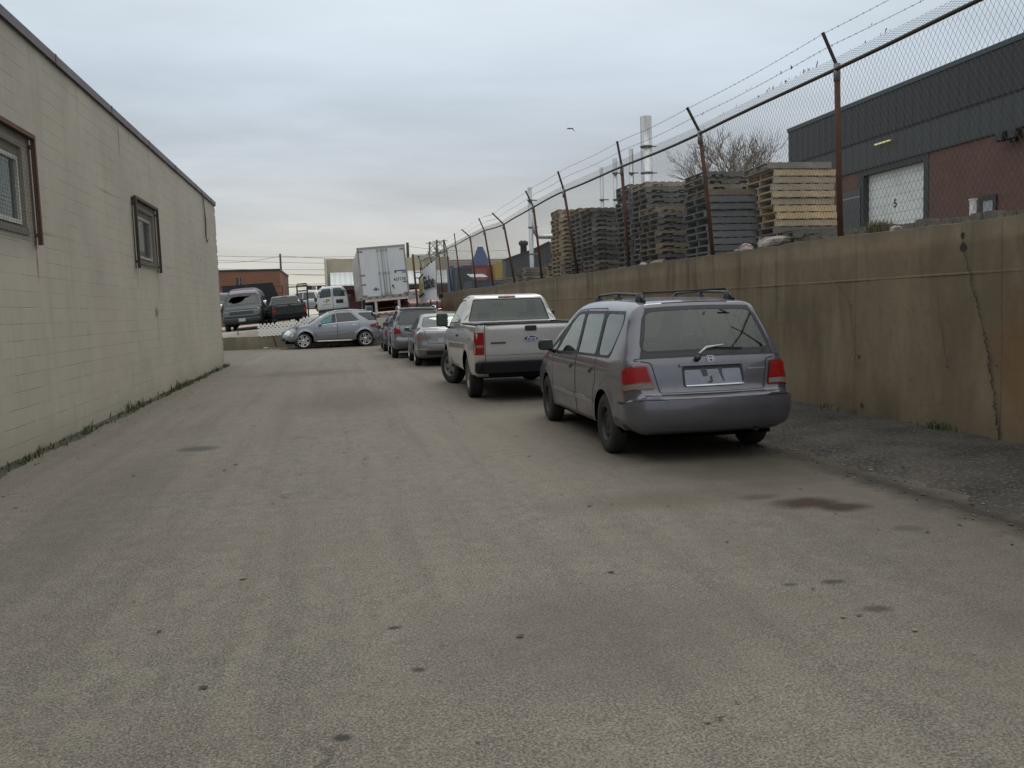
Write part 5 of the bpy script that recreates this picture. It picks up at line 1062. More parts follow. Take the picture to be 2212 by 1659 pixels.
# ---------------------------------------------------------------- pallets in the upper yard
def pallet_mesh(name, mat, plain=False):
    m = MB(); W, D = 1.22, 1.02; h = .038
    for y in (-D/2+.02, 0, D/2-.02):                          # stringers run along X, notched
        if plain: m.box((-W/2-.004, y-.02-(.014 if y < 0 else 0), .014), (W/2+.004, y+.02, .116))
        else:
            m.box((-W/2, y-.02, .056), (W/2, y+.02, .108))
            for a, b in ((-W/2, -W/2+.15), (-.2, .2), (W/2-.15, W/2)): m.box((a, y-.02, .016), (b, y+.02, .0555))
    for i in range(7): x = -W/2+.05+(W-.1)*i/6; m.box((x-.05, -D/2-.002, .108), (x+.05, D/2+.005, .124))
    for x in (-W/2+.06, -.0, W/2-.06, -W/4, W/4): m.box((x-.05, -D/2-.004, .0), (x+.05, D/2+.004, .016))
    me = m.build(name, mat); d = me.data; bpy.data.objects.remove(me); return d
def wood(n, c, r): return flat(n, c, .85, var=.3, sc=5, bump=.3, obj_random=r)
PW = {'tan': wood('new_wood', (.43, .34, .22), .25), 'grey': wood('grey_wood', (.175, .165, .145), .4), 'blue': wood('blue_grey_wood', (.15, .16, .165), .2), 'brown': wood('brown_wood', (.20, .165, .12), .35)}
PMs = {(k, p): pallet_mesh('wooden_pallet', v, p) for k, v in PW.items() for p in (0, 1)}
NAME = {'tan': 'pale new wood', 'grey': 'weathered grey', 'blue': 'blue grey', 'brown': 'brown'}
def stack(x, y, n, cols, where, rot=False, plain=0, zb=None, jit=.025, lean=0.):
    z = (walltop(y)-.02) if zb is None else zb
    for i in range(n):
        c = cols(i, n); o = bpy.data.objects.new('wooden_pallet', PMs[(c, plain)]); COL.objects.link(o)
        o.location = (x+random.gauss(0, jit)+lean*i, y+random.gauss(0, jit), z); o.rotation_euler = (0, 0, random.gauss(0, .012)+(pi/2 if rot else 0)); z += .128
        lab = '%s wooden pallet %s the %s stack' % (NAME[c], 'topmost in' if i == n-1 else 'within', where)
        tag(o, lab, 'pallet', 'pallets in the %s stack' % where)
rc = lambda *w: (lambda i, n: random.choice(w))
def hi(y, ytop, px): return max(2, int(round((atY(px, ytop, y)[2]-walltop(y)+.02)/.128)))
def X0(px, y, py=500): return atY(px, py, y)[0]
stack(X0(1672, 14.2)+.61, 14.75, hi(14.2, 345, 1740), lambda i, n: 'grey' if i == n-1 else ('brown' if i in (1, 3) else 'tan'), 'tall tan', plain=1)
stack(X0(1530, 14.9)+.61, 15.42, hi(14.9, 412, 1600), lambda i, n: 'brown' if i >= n-1 else 'blue', 'blue grey front', plain=1)
stack(8.3, 17.5, hi(17, 374, 1590), rc('brown', 'grey', 'grey'), 'brown stack behind the blue grey'.replace(' stack', ''), rot=False)
stack(9.56, 17.3, hi(17, 368, 1640), rc('brown', 'grey'), 'half hidden brown')
stack(X0(1418, 17.6)+.60, 18.1, hi(17.6, 440, 1450), lambda i, n: 'brown' if i >= n-4 and i % 2 else random.choice(['grey', 'brown', 'tan'] if i >= n-4 else ['grey', 'brown']), 'low mixed')
stack(X0(1401, 19.3)+.60, 19.85, hi(19.3, 388, 1460), lambda i, n: 'tan' if i == n-1 else random.choice(['grey', 'blue']), 'large grey middle')
stack(X0(1401, 19.3)+1.88, 19.85, hi(19.3, 384, 1500), lambda i, n: 'tan' if i >= n-2 else 'grey', 'large grey middle right')
stack(7.98, 21.2, hi(21, 398, 1375), rc('blue', 'grey', 'blue'), 'dark stack behind the middle'.replace(' stack', ''))
stack(X0(1281, 22.4)+.60, 22.95, hi(22.4, 444, 1320), rc('grey', 'brown', 'grey'), 'brown grey left')
stack(X0(1281, 22.4)+1.9, 22.95, hi(22.4, 440, 1340), rc('grey', 'blue'), 'grey left second')
stack(X0(1250, 23.8)+.62, 24.2, hi(23.8, 448, 1260), rc('grey', 'grey', 'brown'), 'dark grey left end')
stack(X0(1228, 25.3)+.3, 25.7, hi(25.3, 455, 1200), rc('tan'), 'tan far left', jit=.02)
stack(8.6, 25.8, 14, rc('grey', 'brown'), 'rear grey')
stack(7.35, 12.2, 2, rc('grey'), 'low grey pair by the nearest post')
stack(9.1, 39., 7, rc('brown', 'grey'), 'distant brown', jit=.06); stack(9.8, 42.6, 8, rc('brown', 'grey'), 'distant mixed', jit=.1); stack(11.0, 41., 9, rc('brown', 'tan'), 'distant tan topped', jit=.06)
# ---------------------------------------------------------------- debris on top of the wall
def lump(name, c, s, mat, n=3, seed=0, **k):
    bm = bmesh.new(); bmesh.ops.create_icosphere(bm, subdivisions=n, radius=1); rr = random.Random(seed)
    ph = [(rr.uniform(1, 4), rr.uniform(1, 4), rr.uniform(1, 4), rr.uniform(0, 6)) for _ in range(5)]
    for v in bm.verts:
        d = sum(math.sin(v.co.x*a+v.co.y*b+v.co.z*cc+p) for a, b, cc, p in ph)*.09+rr.uniform(-.04, .04); q = v.co*(1+d); v.co = Vector((q.x*s[0], q.y*s[1], max(q.z, -.35)*s[2]))
    me = bpy.data.meshes.new(name); bm.to_mesh(me); bm.free(); me.materials.append(mat)
    for p in me.polygons: p.use_smooth = False
    o = bpy.data.objects.new(name, me); COL.objects.link(o); o.location = [float(v) for v in c]; return tag(o, **{'label': k['label'], 'cat': k['cat'], 'group': k.get('group')})
BAG = flat('dirty_bag', (.38, .34, .31), .6, var=.3, sc=12, dirt=((.16, .11, .08), .6)); PINK = flat('pinkish_sack', (.42, .33, .31), .7, var=.3, sc=14)
def wt(px, py, dx=.22): y = atX(px, py, XW+dx)[1]; return np.array([XW+dx, y, walltop(y)])
lump('rubbish_bag', wt(1670, 534, .30)+[0, 0, .08], (.14, .50, .15), BAG, seed=3, label='long dirty white rubbish bag lying on the wall top', cat='bag')
lump('rubbish_bag', wt(1612, 542, .28)+[0, 0, .04], (.10, .17, .10), PINK, seed=5, label='pinkish crumpled sack on the wall beside the long white bag', cat='bag')
lump('crumpled_paper', wt(1592, 545, .2)+[0, 0, .02], (.05, .06, .045), BAG, seed=8, label='small pale crumpled paper on the wall near the second post', cat='litter')
lump('cardboard_piece', wt(1420, 569, .14)+[0, 0, .02], (.05, .42, .05), flat('cardboard', (.36, .28, .19), .85), seed=9, label='flattened tan cardboard on the wall edge left of the second post', cat='litter')
lump('plastic_sheet', wt(1390, 570, .14)+[0, 0, .02], (.04, .2, .05), BAG, seed=12, label='crumpled white plastic on the wall edge by the third post', cat='litter')
lump('paper_scrap', wt(1935, 497, .28)+[0, 0, .02], (.06, .09, .06), BAG, seed=21, label='white scrap at the base of the dry grass clump', cat='litter')
m = MB()
for i in range(60): q = wt(1900, 495, .35); blades(m, q[0]+random.gauss(0, .05), q[1]+random.gauss(0, .10), q[2]-.02, .22, 4, .03)
m.build('dry_grass_clump', [GR2, flat('straw', (.22, .18, .09), .9)], label='dry tan grass clump on the wall in front of the white door', cat='grass')
m = MB()
for i in range(700):
    y = random.uniform(4, 50); x = XW+.30+abs(random.gauss(0, .25)); s = random.uniform(.02, .09)*(1.5 if x > 6.9 else .8); z = walltop(y)+.0
    T = Matrix.Translation((x, y, z)) @ Matrix.Rotation(random.random()*3, 4, 'Z') @ Matrix.Rotation(random.random()*3, 4, 'X'); m.cbox((0, 0, 0), (s*1.5, s, s*.6))
    for q in range(8): m.v[-8+q] = tuple(T @ (Vector(m.v[-8+q])*random.uniform(.7, 1.2)))
m.build('gravel_ridge', flat('ridge_stone', (.17, .155, .13), .95, var=.5, sc=6), label='ridge of broken stones and scraps behind the fence', cat='rubble', kind='stuff')
m = MB()
for y in np.arange(4, 12.5, .15): m.box((6.82+random.uniform(-.03, .03), y, walltop(y)-.1), (7.0+random.uniform(-.05, .05), y+.14, walltop(y)+random.uniform(.06, .14)))
m.build('curb_rubble', flat('ridge_stone', (0, 0, 0)), label='rough dark rubble curb behind the nearest fence post', cat='rubble', kind='stuff')

# ---------------------------------------------------------------- right building
XB = 20.; zf_ = lambda x, y: atX(x, y, XB)[2]; yf = lambda x, y: atX(x, y, XB)[1]
RB = thing('factory_building', 'dark ribbed metal and red brick factory behind the fence, with a numbered white door', 'building', (0, 0, 0)); Yfar = yf(1703, 287); ztop = 8.95; zseam = .5*(zf_(1824, 317)+zf_(2212, 189)); zbr = .5*(zf_(2009, 325)+zf_(2212, 271))
d0, d1 = atX(2008, 400, XB+.3)[1], atX(1877, 430, XB+.3)[1]; dt = atX(1940, 364, XB+.3)[2]; zb = 2.2
DM = ribbed('dark_ribbed_metal', (.022, .021, .023), .45); DM2 = ribbed('grey_ribbed_metal', (.042, .048, .047), .45); BR = brick('red_brick', (.145, .068, .05), (.11, .054, .042), (.10, .08, .07))
m = MB(); m.box((XB, -12, zseam), (46, Yfar, ztop)); m.build('upper_cladding', DM, RB)
m = MB(); m.box((XB-.04, -12, ztop-.02), (XB+.3, Yfar+.05, ztop+.14)); m.build('roof_edge', flat('roof_edge_dark', (.04, .055, .06), .5), RB)
m = MB(); m.box((XB+.05, -12, zbr), (45.9, Yfar-.02, zseam)); m.build('lower_cladding', DM2, RB)
m = MB(); m.box((XB+.03, -12, zseam-.05), (XB+.06, Yfar-.02, zseam)); m.box((XB+.02, -12, zbr-.03), (XB+.06, Yfar-.02, zbr+.02)); m.build('cladding_flashing', BLACK, RB)
m = MB(); m.box((XB+.08, -12, zb), (45.8, d0-.25, zbr-.03)); m.box((XB+.08, d1+.35, zb), (45.8, Yfar-.04, zbr-.03)); m.box((XB+.6, d0-.25, zb), (45.8, d1+.35, zbr-.03)); m.build('brick_wall', BR, RB)
m = MB(); m.box((XB+.06, d0-.25, dt), (XB+.5, d1+.35, zbr-.03)); m.box((XB+.06, d0-.25, zb), (XB+.4, d0, dt)); m.box((XB+.06, d1, zb), (XB+.4, d1+.35, dt)); m.build('door_surround', flat('surround_dark', (.03, .032, .034), .6), RB)
k = NT('sectional_door'); _, _, z_ = k.xyz(); j = k.m_('ABSOLUTE', k.m_('SUBTRACT', k.m_('FRACT', k.m_('DIVIDE', z_, .33)), .5)); k.set('Base Color', k.mix(k.mr(j, .46, .49, 0., .7), k.mix(k.mr(k.noise(1.5, 4, .6), .4, .7), (.66, .70, .68), (.56, .60, .58)), (.18, .20, .20))); k.set('Roughness', .5)
m = MB(); m.box((XB+.3, d0, zb), (XB+.36, d1, dt)); dr = m.build('loading_door', k.m, RB)
P5 = atX(1934, 440, XB+.3); text_obj('door_number', '5', .40, BLACK, dr, Matrix.Translation((XB+.295, P5[1], P5[2])) @ Matrix.Rotation(R_(-90), 4, 'Z') @ Matrix.Rotation(R_(90), 4, 'X'), 0, .003, .01)
m = MB(); a, b = yf(1856, 420), yf(1822, 420); m.box((XB+.04, a, 2.3), (XB+.12, b+.5, zf_(1840, 411))); wo = m.build('window', WIN, RB); m = MB(); m.box((XB+.02, a, zf_(1840, 428)-.03), (XB+.038, b+.5, zf_(1840, 428)+.03)); m.build('glazing_bar', GALV, wo)
m = MB(); a, b = yf(2150, 450), yf(2113, 450); m.box((XB+.02, a, zb), (XB+.07, a+.14, zf_(2130, 433))); m.box((XB+.02, b-.14, zb), (XB+.07, b, zf_(2130, 433))); m.box((XB+.02, a, zf_(2130, 433)), (XB+.07, b, zf_(2130, 430)+.12)); fr_ = m.build('side_door', BLACK, RB); m = MB(); m.box((XB+.04, a+.14, zb), (XB+.075, b-.14, zf_(2130, 433))); m.build('door_leaf', flat('door_grey', (.28, .30, .33), .5), fr_)
m = MB(); q = atX(2190, 298, XB); m.box((XB-.05, q[1]-.12, q[2]-.1), (XB+.08, q[1]+.12, q[2]+.15)); m.box((XB-.32, q[1]-.4, q[2]-.05), (XB-.05, q[1]-.1, q[2]+.2)); m.box((XB-.32, q[1]+.1, q[2]-.05), (XB-.05, q[1]+.4, q[2]+.2)); m.build('floodlight', BLACK, RB, bevel=.02)
m = MB(); q = atX(1909, 308, XB); m.box((XB-.10, q[1]-.45, q[2]-.02), (XB-.02, q[1]+.45, q[2]+.02)); m.build('tube_lamp', glow('lamp_yellow', (.60, .58, .25), .5), RB)
m = MB(); q = atX(2101, 450, 17); m.box((16.95, q[1]-.06, 2.2), (17.07, q[1]+.06, atX(2101, 432, 17)[2])); m.box((16.93, q[1]-.08, atX(2101, 432, 17)[2]), (17.09, q[1]+.08, atX(2101, 432, 17)[2]+.03)); m.build('bollard', WHITE, label='white bollard in front of the factory brick wall', cat='bollard')
# ---------------------------------------------------------------- chimneys and pipes
SS = NT('stainless'); _n = SS.noise(1.5, 3, .5, scale3=(2, 2, .15)); SS.set('Base Color', SS.mix(SS.mr(_n, .35, .65), (.36, .38, .39), (.55, .57, .57))); SS.set('Metallic', .95); SS.set('Roughness', .22)
for i, (px, py, rw, lab) in enumerate(((1395, 252, .42, 'tallest and widest steel chimney behind the pallets'), (1363, 322, .17, 'thin steel chimney just left of the widest one'), (1328, 343, .17, 'second thin steel chimney left of the widest one'), (1299, 362, .14, 'leftmost of the chimney group above the pallets'), (1144, 405, .16, 'lone thin steel chimney above the low dark roof, with a bent pipe'))):
    P_ = atY(px, py, 60); zt_ = P_[2]; c = thing('steel_chimney', lab, 'chimney', (P_[0], 60, 2.4), group='steel chimneys over the upper yard')
    m = MB(); m.lathe([(rw, 0), (rw, zt_-2.4), (rw*.93, zt_-2.4), (rw*.93, zt_-3.4)], 20); m.build('stack', SS.m, c)
    for h in np.arange(3, zt_-3.2, 1.9): m = MB(); m.lathe([(rw+.003, h-.05), (rw+.05, h-.04), (rw+.05, h+.04), (rw+.003, h+.05)], 20); m.tube([(rw, 0, h), (rw+.35, 0, h)], .05, 6); m.build('clamp_ring', GALV, c)
    if i == 0: m = MB(); m.tube([(rw+.38, 0, 0), (rw+.38, 0, 7.2)], .03, 6); m.build('ladder', GALV, c)
    if i == 4: m = MB(); z5 = atY(1150, 512, 60)[2]-2.4; m.tube([(0, 0, z5+2.2), (.15, 0, z5+.6), (.5, 0, z5), (1.2, 0, z5), (3.4, 0, z5)], .16, 12); m.build('bent_pipe', SS.m, c)
# ---------------------------------------------------------------- far yard: low building, silo, containers
def boxat(name, x0, x1, yt, yb, Y, depth, mat, label, cat, group=None, zb=None, extra=None):
    A = atY(x0, yt, Y); B_ = atY(x1, yb, Y); z0 = B_[2] if zb is None else zb; r = thing(name, label, cat, (0, 0, 0), group=group); m = MB(); m.box((A[0], Y, z0), (B_[0], Y+depth, A[2])); m.build('shell', mat, r); 
    if extra: extra(r, A[0], B_[0], z0, A[2], Y)
    return r
def ctr(r, x0, x1, z0, z1, Y):
    m = MB(); n = max(4, int((x1-x0)/.5))
    for i in range(n+1): x = x0+(x1-x0)*i/n; m.box((x-.06, Y-.06, z0+.1), (x+.06, Y, z1-.1))
    m.box((x0, Y-.08, z1-.12), (x1, Y, z1)); m.box((x0, Y-.08, z0), (x1, Y, z0+.12)); m.build('ribs', r.children[0].data.materials[0], r)
ORG = flat('container_orange', (.42, .11, .05), .6, var=.2, sc=1, dirt=((.2, .06, .04), .5)); RDC = flat('container_red', (.27, .05, .045), .6, var=.2, sc=1); YEL = flat('container_yellow', (.48, .36, .07), .6, var=.15, sc=1); BLU = flat('bin_blue', (.03, .12, .22), .5, var=.2, sc=1); DKB = flat('bin_dark', (.035, .055, .07), .6, var=.4, sc=1.5)
boxat('shipping_container', 1000, 1066, 573, 625, 92, 6, RDC, 'red container with a lighter panel beyond the fence', 'container', zb=2.4, extra=ctr)
boxat('shipping_container', 1024, 1050, 582, 606, 90, 1.2, ORG, 'faded orange container in front of the red one', 'container', zb=2.4, extra=ctr)
boxat('shipping_container', 1071, 1097, 565, 600, 90, 6, YEL, 'dull yellow container between the fence posts', 'container', zb=2.4, extra=ctr)
boxat('waste_container', 976, 988, 578, 625, 66, 3, BLU, 'bright blue waste container at the far end of the fence', 'container', zb=2.5, extra=ctr)
boxat('waste_container', 988, 1020, 577, 625, 64, 3, DKB, 'large dark blue waste container right of the bright blue one', 'container', zb=2.5, extra=ctr)
r = boxat('covered_skip', 1020, 1098, 606, 625, 58, 4, flat('tarp_blue', (.03, .06, .09), .7, var=.4, sc=2), 'long low dark blue skip under a tarpaulin by the fence', 'skip', zb=2.5)
q0 = atY(1020, 598, 57); q1 = atY(1058, 598, 57); m = MB(); m.add([(q0[0], 57.6, q0[2]), (q1[0], 57.6, q1[2]+.02), (q1[0], 59.5, q1[2]+.3), (q0[0], 59.5, q0[2]+.3), (q0[0], 57.6, q0[2]-.75), (q0[0]+.5, 57.6, q0[2]-.7)], [(0, 1, 2, 3)]); m.build('tarpaulin', flat('tarp_pale', (.38, .46, .52), .5), r)
c_ = atY(1040, 532, 110); b0 = atY(1019, 572, 110); S_ = thing('cone_silo', 'blue cone shaped silo top against the sky beyond the fence', 'silo', (c_[0], 111, 2.4)); m = MB(); rb = abs(c_[0]-b0[0]); m.lathe([(rb, 0), (rb, b0[2]-2.4), (rb*.28, c_[2]-2.4-.1), (rb*.28, c_[2]-2.4), (0, c_[2]-2.4)], 8, smooth=False); m.build('cone', flat('silo_blue', (.045, .09, .21), .6, var=.12, sc=.5), S_)
WH = flat('warehouse_grey', (.38, .375, .345), .8, var=.1, sc=.1)
r = boxat('grey_warehouse', 930, 1125, 562, 600, 150, 30, WH, 'long pale grey warehouse on the horizon behind the containers', 'building', zb=1.5)
m = MB(); A = atY(930, 560, 150)
for i in range(9): m.box((A[0]+1.5+i*1.7, 149.9, A[2]-1.9), (A[0]+2.3+i*1.7, 150, A[2]-1.3))
m.build('window_row', WIN, r)
# low dark building with a sloping roof
r = thing('low_dark_building', 'low dark building with a sloping roof below the lone chimney', 'building', (0, 0, 0)); a = atY(1092, 561, 68); b = atY(1185, 528, 68); b2 = atY(1148, 543, 68); e_ = atY(1400, 470, 68)
m = MB(); pts = [(a[0], a[2]), (b2[0], b2[2]+.1), (b[0], b[2]+.2), (e_[0], b[2]+.3), (e_[0], 2.3), (a[0], 2.3)]; n = len(pts); m.add([(x, 68, z) for x, z in pts]+[(x, 69.5, z) for x, z in pts], [tuple(range(n))[::-1]]+[(i, (i+1) % n, n+(i+1) % n, n+i) for i in range(n)]); m.build('wall', ribbed('low_building_metal', (.07, .075, .08), .5, 'X'), r)
m = MB(); m.add([(a[0]-.3, 67.8, a[2]), (b2[0], 67.8, b2[2]+.16), (b[0], 67.8, b[2]+.26), (a[0]-.3, 67.8, a[2]-.18), (b2[0], 67.8, b2[2]-.08), (b[0], 67.8, b[2]-.02)], [(0, 1, 4, 3), (1, 2, 5, 4)]); m.build('roof_edge', BLACK, r)
m = MB()
for px in (1133, 1140): q = atY(px, 545, 67.5); m.lathe([(.14, 0), (.14, .9), (.26, .95), (.26, 1.2), (0, 1.35)], 10, c=(q[0], 68.4, q[2]-.3))
m.build('roof_vent', BLACK, r)
# loose timber heap
m = MB(); q = atY(1150, 575, 44)
for i in range(60):
    T = Matrix.Translation((q[0]+random.uniform(-1.2, 1.5), 45.5+random.uniform(-1, 1), 2.6+random.random()*.9*(1-.3*random.random()))) @ Matrix.Rotation(random.uniform(-.5, .5), 4, 'Z') @ Matrix.Rotation(random.uniform(-.2, .2), 4, 'Y'); m.box((-.6, -.05, -.02), (.6, .05, .02), 0, T)
m.build('timber_heap', wood('heap_wood', (.24, .18, .12), .1), label='untidy heap of broken pallet boards left of the tan stack', cat='wood pile', kind='stuff')
# ---------------------------------------------------------------- bare trees
def tree(px, Y, top, H, label, seed):
    rr = random.Random(seed); P_ = atY(px, 400, Y); zt_ = atY(px, top, Y)[2]; z0 = zt_-H; t = thing('bare_tree', label, 'tree', (P_[0], Y, z0), group='bare trees behind the pallets'); tr = MB(); cr_ = MB()
    def br(p, d, L, r, dep):
        q = p+d*L*.5+Vector((rr.gauss(0, .04), rr.gauss(0, .04), .02))*L; e = p+d*L; (tr if dep < 2 else cr_).tube([p, q, e], [r, r*.8, r*.62], 5 if dep < 2 else 3, caps=False)
        if dep >= 6: return
        for _ in range(3 if dep < 4 else 2+(rr.random() < .5)):
            nd = (d+Vector((rr.gauss(0, .38), rr.gauss(0, .38), rr.gauss(.08, .22)))).normalized(); br(p+d*L*rr.uniform(.45, 1), nd, L*rr.uniform(.58, .82), max(r*.6, .009), dep+1)
    br(Vector((0, 0, 0)), Vector((0, 0, 1)), H*.47, .15, 0)
    tr.build('trunk', flat('bark', (.10, .085, .065), .9), t); cr_.build('crown', flat('twigs', (.20, .175, .14), .9), t)
tree(1568, 50, 285, 8.5, 'bare leafless tree left of the dark factory roof', 3); tree(1605, 52, 290, 8.5, 'second leafless tree touching the first, nearer the factory', 11); tree(1690, 60, 320, 8, 'bare tree peeping out right beside the factory corner', 5); tree(1560, 55, 305, 7.5, 'smaller leafless tree at the left end of the group', 17)
# ---------------------------------------------------------------- low wall, lattice and yard behind
m = MB(); xs = list(np.arange(-16, 1.9, .25)); V = []
for x in xs:
    y = 43.52; t = .62+.0*x+random.uniform(-.008, .008)
    V += [(x, y+random.uniform(-.01, .01), 0), (x, y, .3), (x, y, t), (x, y+.3, t), (x, y+.3, 0)]
m.add(V, [(j*5+i, (j+1)*5+i, (j+1)*5+i+1, j*5+i+1) for j in range(len(xs)-1) for i in range(4)], 0)
lw = thing('low_wall', 'low concrete wall across the end of the lane below the yard', 'wall', (0, 0, 0)); m.build('wall_body', LOWC, lw)
m = MB(); m.add([(-3.14, 43.5, .61), (-3.10, 43.5, .61), (-3.0, 43.5, .25), (-2.97, 43.5, .02), (-3.02, 43.5, .02), (-3.06, 43.5, .3)], [(0, 1, 2, 3, 4, 5)]); m.build('crack', MATS['crack_dark'], lw)
def lattice(x0, x1, y, zb, zt, label, tl):
    r = thing('garden_lattice', label, 'lattice', (x0, y, zb), group='white lattice panels on the low wall', tilt=tl); W = x1-x0; H = zt-zb; s = .19; m = MB(); w_ = .036
    for sg in (1, -1):
        k = -H
        while k < W+H:
            # line x = k + sg*(z) clipped
            if sg > 0: a = max(0, -k); b = min(H, W-k)
            else: a = max(0, k-W); b = min(H, k)
            if b-a > .02:
                p = Vector((k+sg*a, 0, a)); q = Vector((k+sg*b, 0, b)); d = (q-p).normalized(); nn = Vector((-d.z, 0, d.x))*w_; yo = .004*sg
                m.add([p-nn+Vector((0, yo-.003, 0)), q-nn+Vector((0, yo-.003, 0)), q+nn+Vector((0, yo-.003, 0)), p+nn+Vector((0, yo-.003, 0)), p-nn+Vector((0, yo+.003, 0)), q-nn+Vector((0, yo+.003, 0)), q+nn+Vector((0, yo+.003, 0)), p+nn+Vector((0, yo+.003, 0))], [(0, 1, 2, 3), (7, 6, 5, 4), (0, 4, 5, 1), (1, 5, 6, 2), (2, 6, 7, 3), (3, 7, 4, 0)])
            k += s
    m.build('lattice_slats', flat('lattice_white', (.80, .79, .73), .5, var=.05), r)
X_ = lambda px: atY(px, 710, 43.45)[0]
lattice(X_(558), X_(652), 43.46, .61, 1.22, 'lower white diamond lattice panel on the low wall', -R_(3)); lattice(X_(652), X_(652)+1.75, 43.44, .86, 1.47, 'raised white lattice panel seen through the front side window of the crossover', -R_(3))
# thin wire fence on the low wall
wf = thing('wire_fence', 'thin dark post and rail fence along the yard edge above the lattice', 'fence', (0, 0, 0)); zr = lambda x: 1.62+.0645*(x-X_(700))
for px in (512, 655, 742, 812, 862): x = X_(px); m = MB(); m.tube([(x, 43.72, .3), (x, 43.72, zr(x)-.25 if px < 600 else zr(x)+.02)], .02, 6); m.build('post', DKBR, wf)
m = MB(); m.tube([(x, 43.72, zr(x)) for x in np.linspace(X_(655), X_(885), 12)], .016, 6); m.build('rail', DKBR, wf)
# ---------------------------------------------------------------- semi trailer
tx, ty = 2.6, 44.3; tz = plane_z(tx, ty); T = thing('semi_trailer', 'tall white box trailer seen from its rear doors, leaning slightly left', 'trailer', (tx, ty, tz), 0, tilt=LOT_T)
TW = NT('trailer_white'); a_ = TW.noise(1.2, 5, .6, scale3=(1, 1, .4)); TW.set('Base Color', TW.mix(TW.mr(a_, .5, .75, 0., .5), (.64, .66, .67), (.48, .46, .42))); TW.set('Roughness', .4)
SIDE = ribbed('trailer_side', (.40, .41, .42), .6, 'Y', .35, .4); W = 1.21; z0 = 1.12; z1 = 3.53
m = MB(); m.box((-W, .05, z0), (W, 14.5, z1)); m.build('box_body', SIDE, T)
FR = flat('trailer_frame', (.36, .34, .31), .5, .3, dirt=((.2, .12, .08), .6)); REDS = flat('red_primer', (.12, .03, .025), .7, var=.4, sc=6); PW_ = flat('white_guard', (.58, .52, .49), .6, var=.15, sc=6, dirt=((.3, .15, .12), .5))
m = MB(); m.box((-W-.01, -.02, z0-.02), (-W+.07, .05, z1)); m.box((W-.07, -.02, z0-.02), (W+.01, .05, z1)); m.box((-W-.01, -.03, z1), (W+.01, .06, z1+.09)); m.box((-W-.01, -.03, z0-.14), (W+.01, .06, z0-.02)); m.build('door_frame', FR, T)
for s in (-1, 1):
    m = MB(); a, b = (-W+.075, -.012) if s < 0 else (.012, W-.075); m.box((a, -.005, z0), (b, .045, z1)); D_ = m.build('rear_door', TW.m, T)
    for xo in ((-.20, -.02) if s < 0 else (.10, .26)):
        m = MB(); m.tube([(xo, -.035, z0-.05), (xo, -.035, z1)], .014, 6); 
        for h in (z0+.12, z0+1.15, z1-.1): m.box((xo-.045, -.05, h-.05), (xo+.045, -.006, h+.05))
        m.build('lock_rod', flat('rod_grey', (.36, .36, .35), .5, .3), D_)
    for h in (z0+.05, z0+.62, z0+1.1, z1-.12):
        m = MB(); x = s*(W-.14); m.box((x-.13, -.022, h-.035), (x+.13, -.006, h+.035)); m.build('hinge', flat('hinge_grey', (.22, .22, .21), .5, .4), D_)
m = MB(); m.box((-.62, -.045, z0+.34), (-.30, -.02, z0+.37)); m.box((-.5, -.05, z0+.30), (-.44, -.01, z0+.44)); m.build('door_handle', DKBR, T)
text_obj('trailer_number', '427178', .21, flat('number_black', (.04, .05, .05), .6), T, Matrix.Translation((.78, -.008, z0+.75)) @ Matrix.Rotation(R_(90), 4, 'X'), 0, .001, .004)
m = MB(); m.box((.55, -.010, z0+1.16), (1.15, -.0055, z0+1.22)); m.box((.56, -.010, z0+1.08), (.64, -.0055, z0+1.16)); m.build('blue_marking', flat('marking_blue', (.07, .08, .24), .6), T)
m = MB(); m.box((.36, -.010, z0+.40), (.46, -.0055, z0+.50)); m.box((.42, -.010, z0+.30), (.48, -.0055, z0+.38)); m.build('black_sticker', BLACK, T)
for i in range(7): m = MB(); x = -W+.32+i*.36+(.1 if i > 2 else 0); m.box((x, -.042, z0-.10), (x+.13, -.031, z0-.045)); m.build('marker_lamp', flat('marker_red', (.16, .05, .035), .4), T)
m = MB(); m.box((-W+.14, -.05, z0-.27), (W-.10, .0, z0-.16)); m.box((-.62, -.04, z0-.86), (-.50, .02, z0-.27)); m.box((.56, -.04, z0-.86), (.68, .02, z0-.27)); m.box((-.62, -.05, z0-.93), (1.0, .0, z0-.865)); m.build('underrun_guard', PW_, T)
for i in range(5): m = MB(); x = -.5+i*.32; m.box((x, -.055, z0-.92), (x+.14, -.0505, z0-.875)); m.build('reflective_strip', flat('reflector_red', (.3, .05, .04), .4), T)
m = MB(); m.box((-.55, .1, z0-.45), (-.42, 13, z0-.15)); m.box((.42, .1, z0-.45), (.55, 13, z0-.15)); m.box((-1.15, .7, z0-.35), (1.15, .8, z0-.15)); m.box((-1.2, 2.6, .3), (1.2, 3.1, z0-.3)); m.build('chassis', REDS, T)
t_, r_ = wheel_meshes(.5, .26, .29, 'steel', GALV); fw = None
for y in (1.9, 3.2):
    for x in (-1.08, 1.08):
        if fw is None: fw = t_.build('wheel', RUBBER, T); rv = r_.build('rim', [WHITE, DARK], fw); wo = fw
        else: wo = fw.copy(); COL.objects.link(wo); wo.parent = T; q = rv.copy(); COL.objects.link(q); q.parent = wo
        wo.location = (x, y, .5); wo.rotation_euler = (0, 0, pi if x > 0 else 0)
for s in (-1, 1): m = MB(); m.box((s*1.0-.28, 3.7, .15), (s*1.0+.28, 3.72, z0-.2)); m.build('mud_flap', BLACK, T)
boxat('white_crate', 790, 806, 660, 690, 44.8, .8, flat('crate_pale', (.40, .48, .52), .6), 'pale blue crate under the trailer at its left side', 'crate', extra=lambda r, x0, x1, a, b, Y: MB().box((x0+.03, Y-.01, b-.25), (x1-.03, Y, b-.1)).build('printed_band', flat('band_blue', (.1, .2, .27), .6), r))
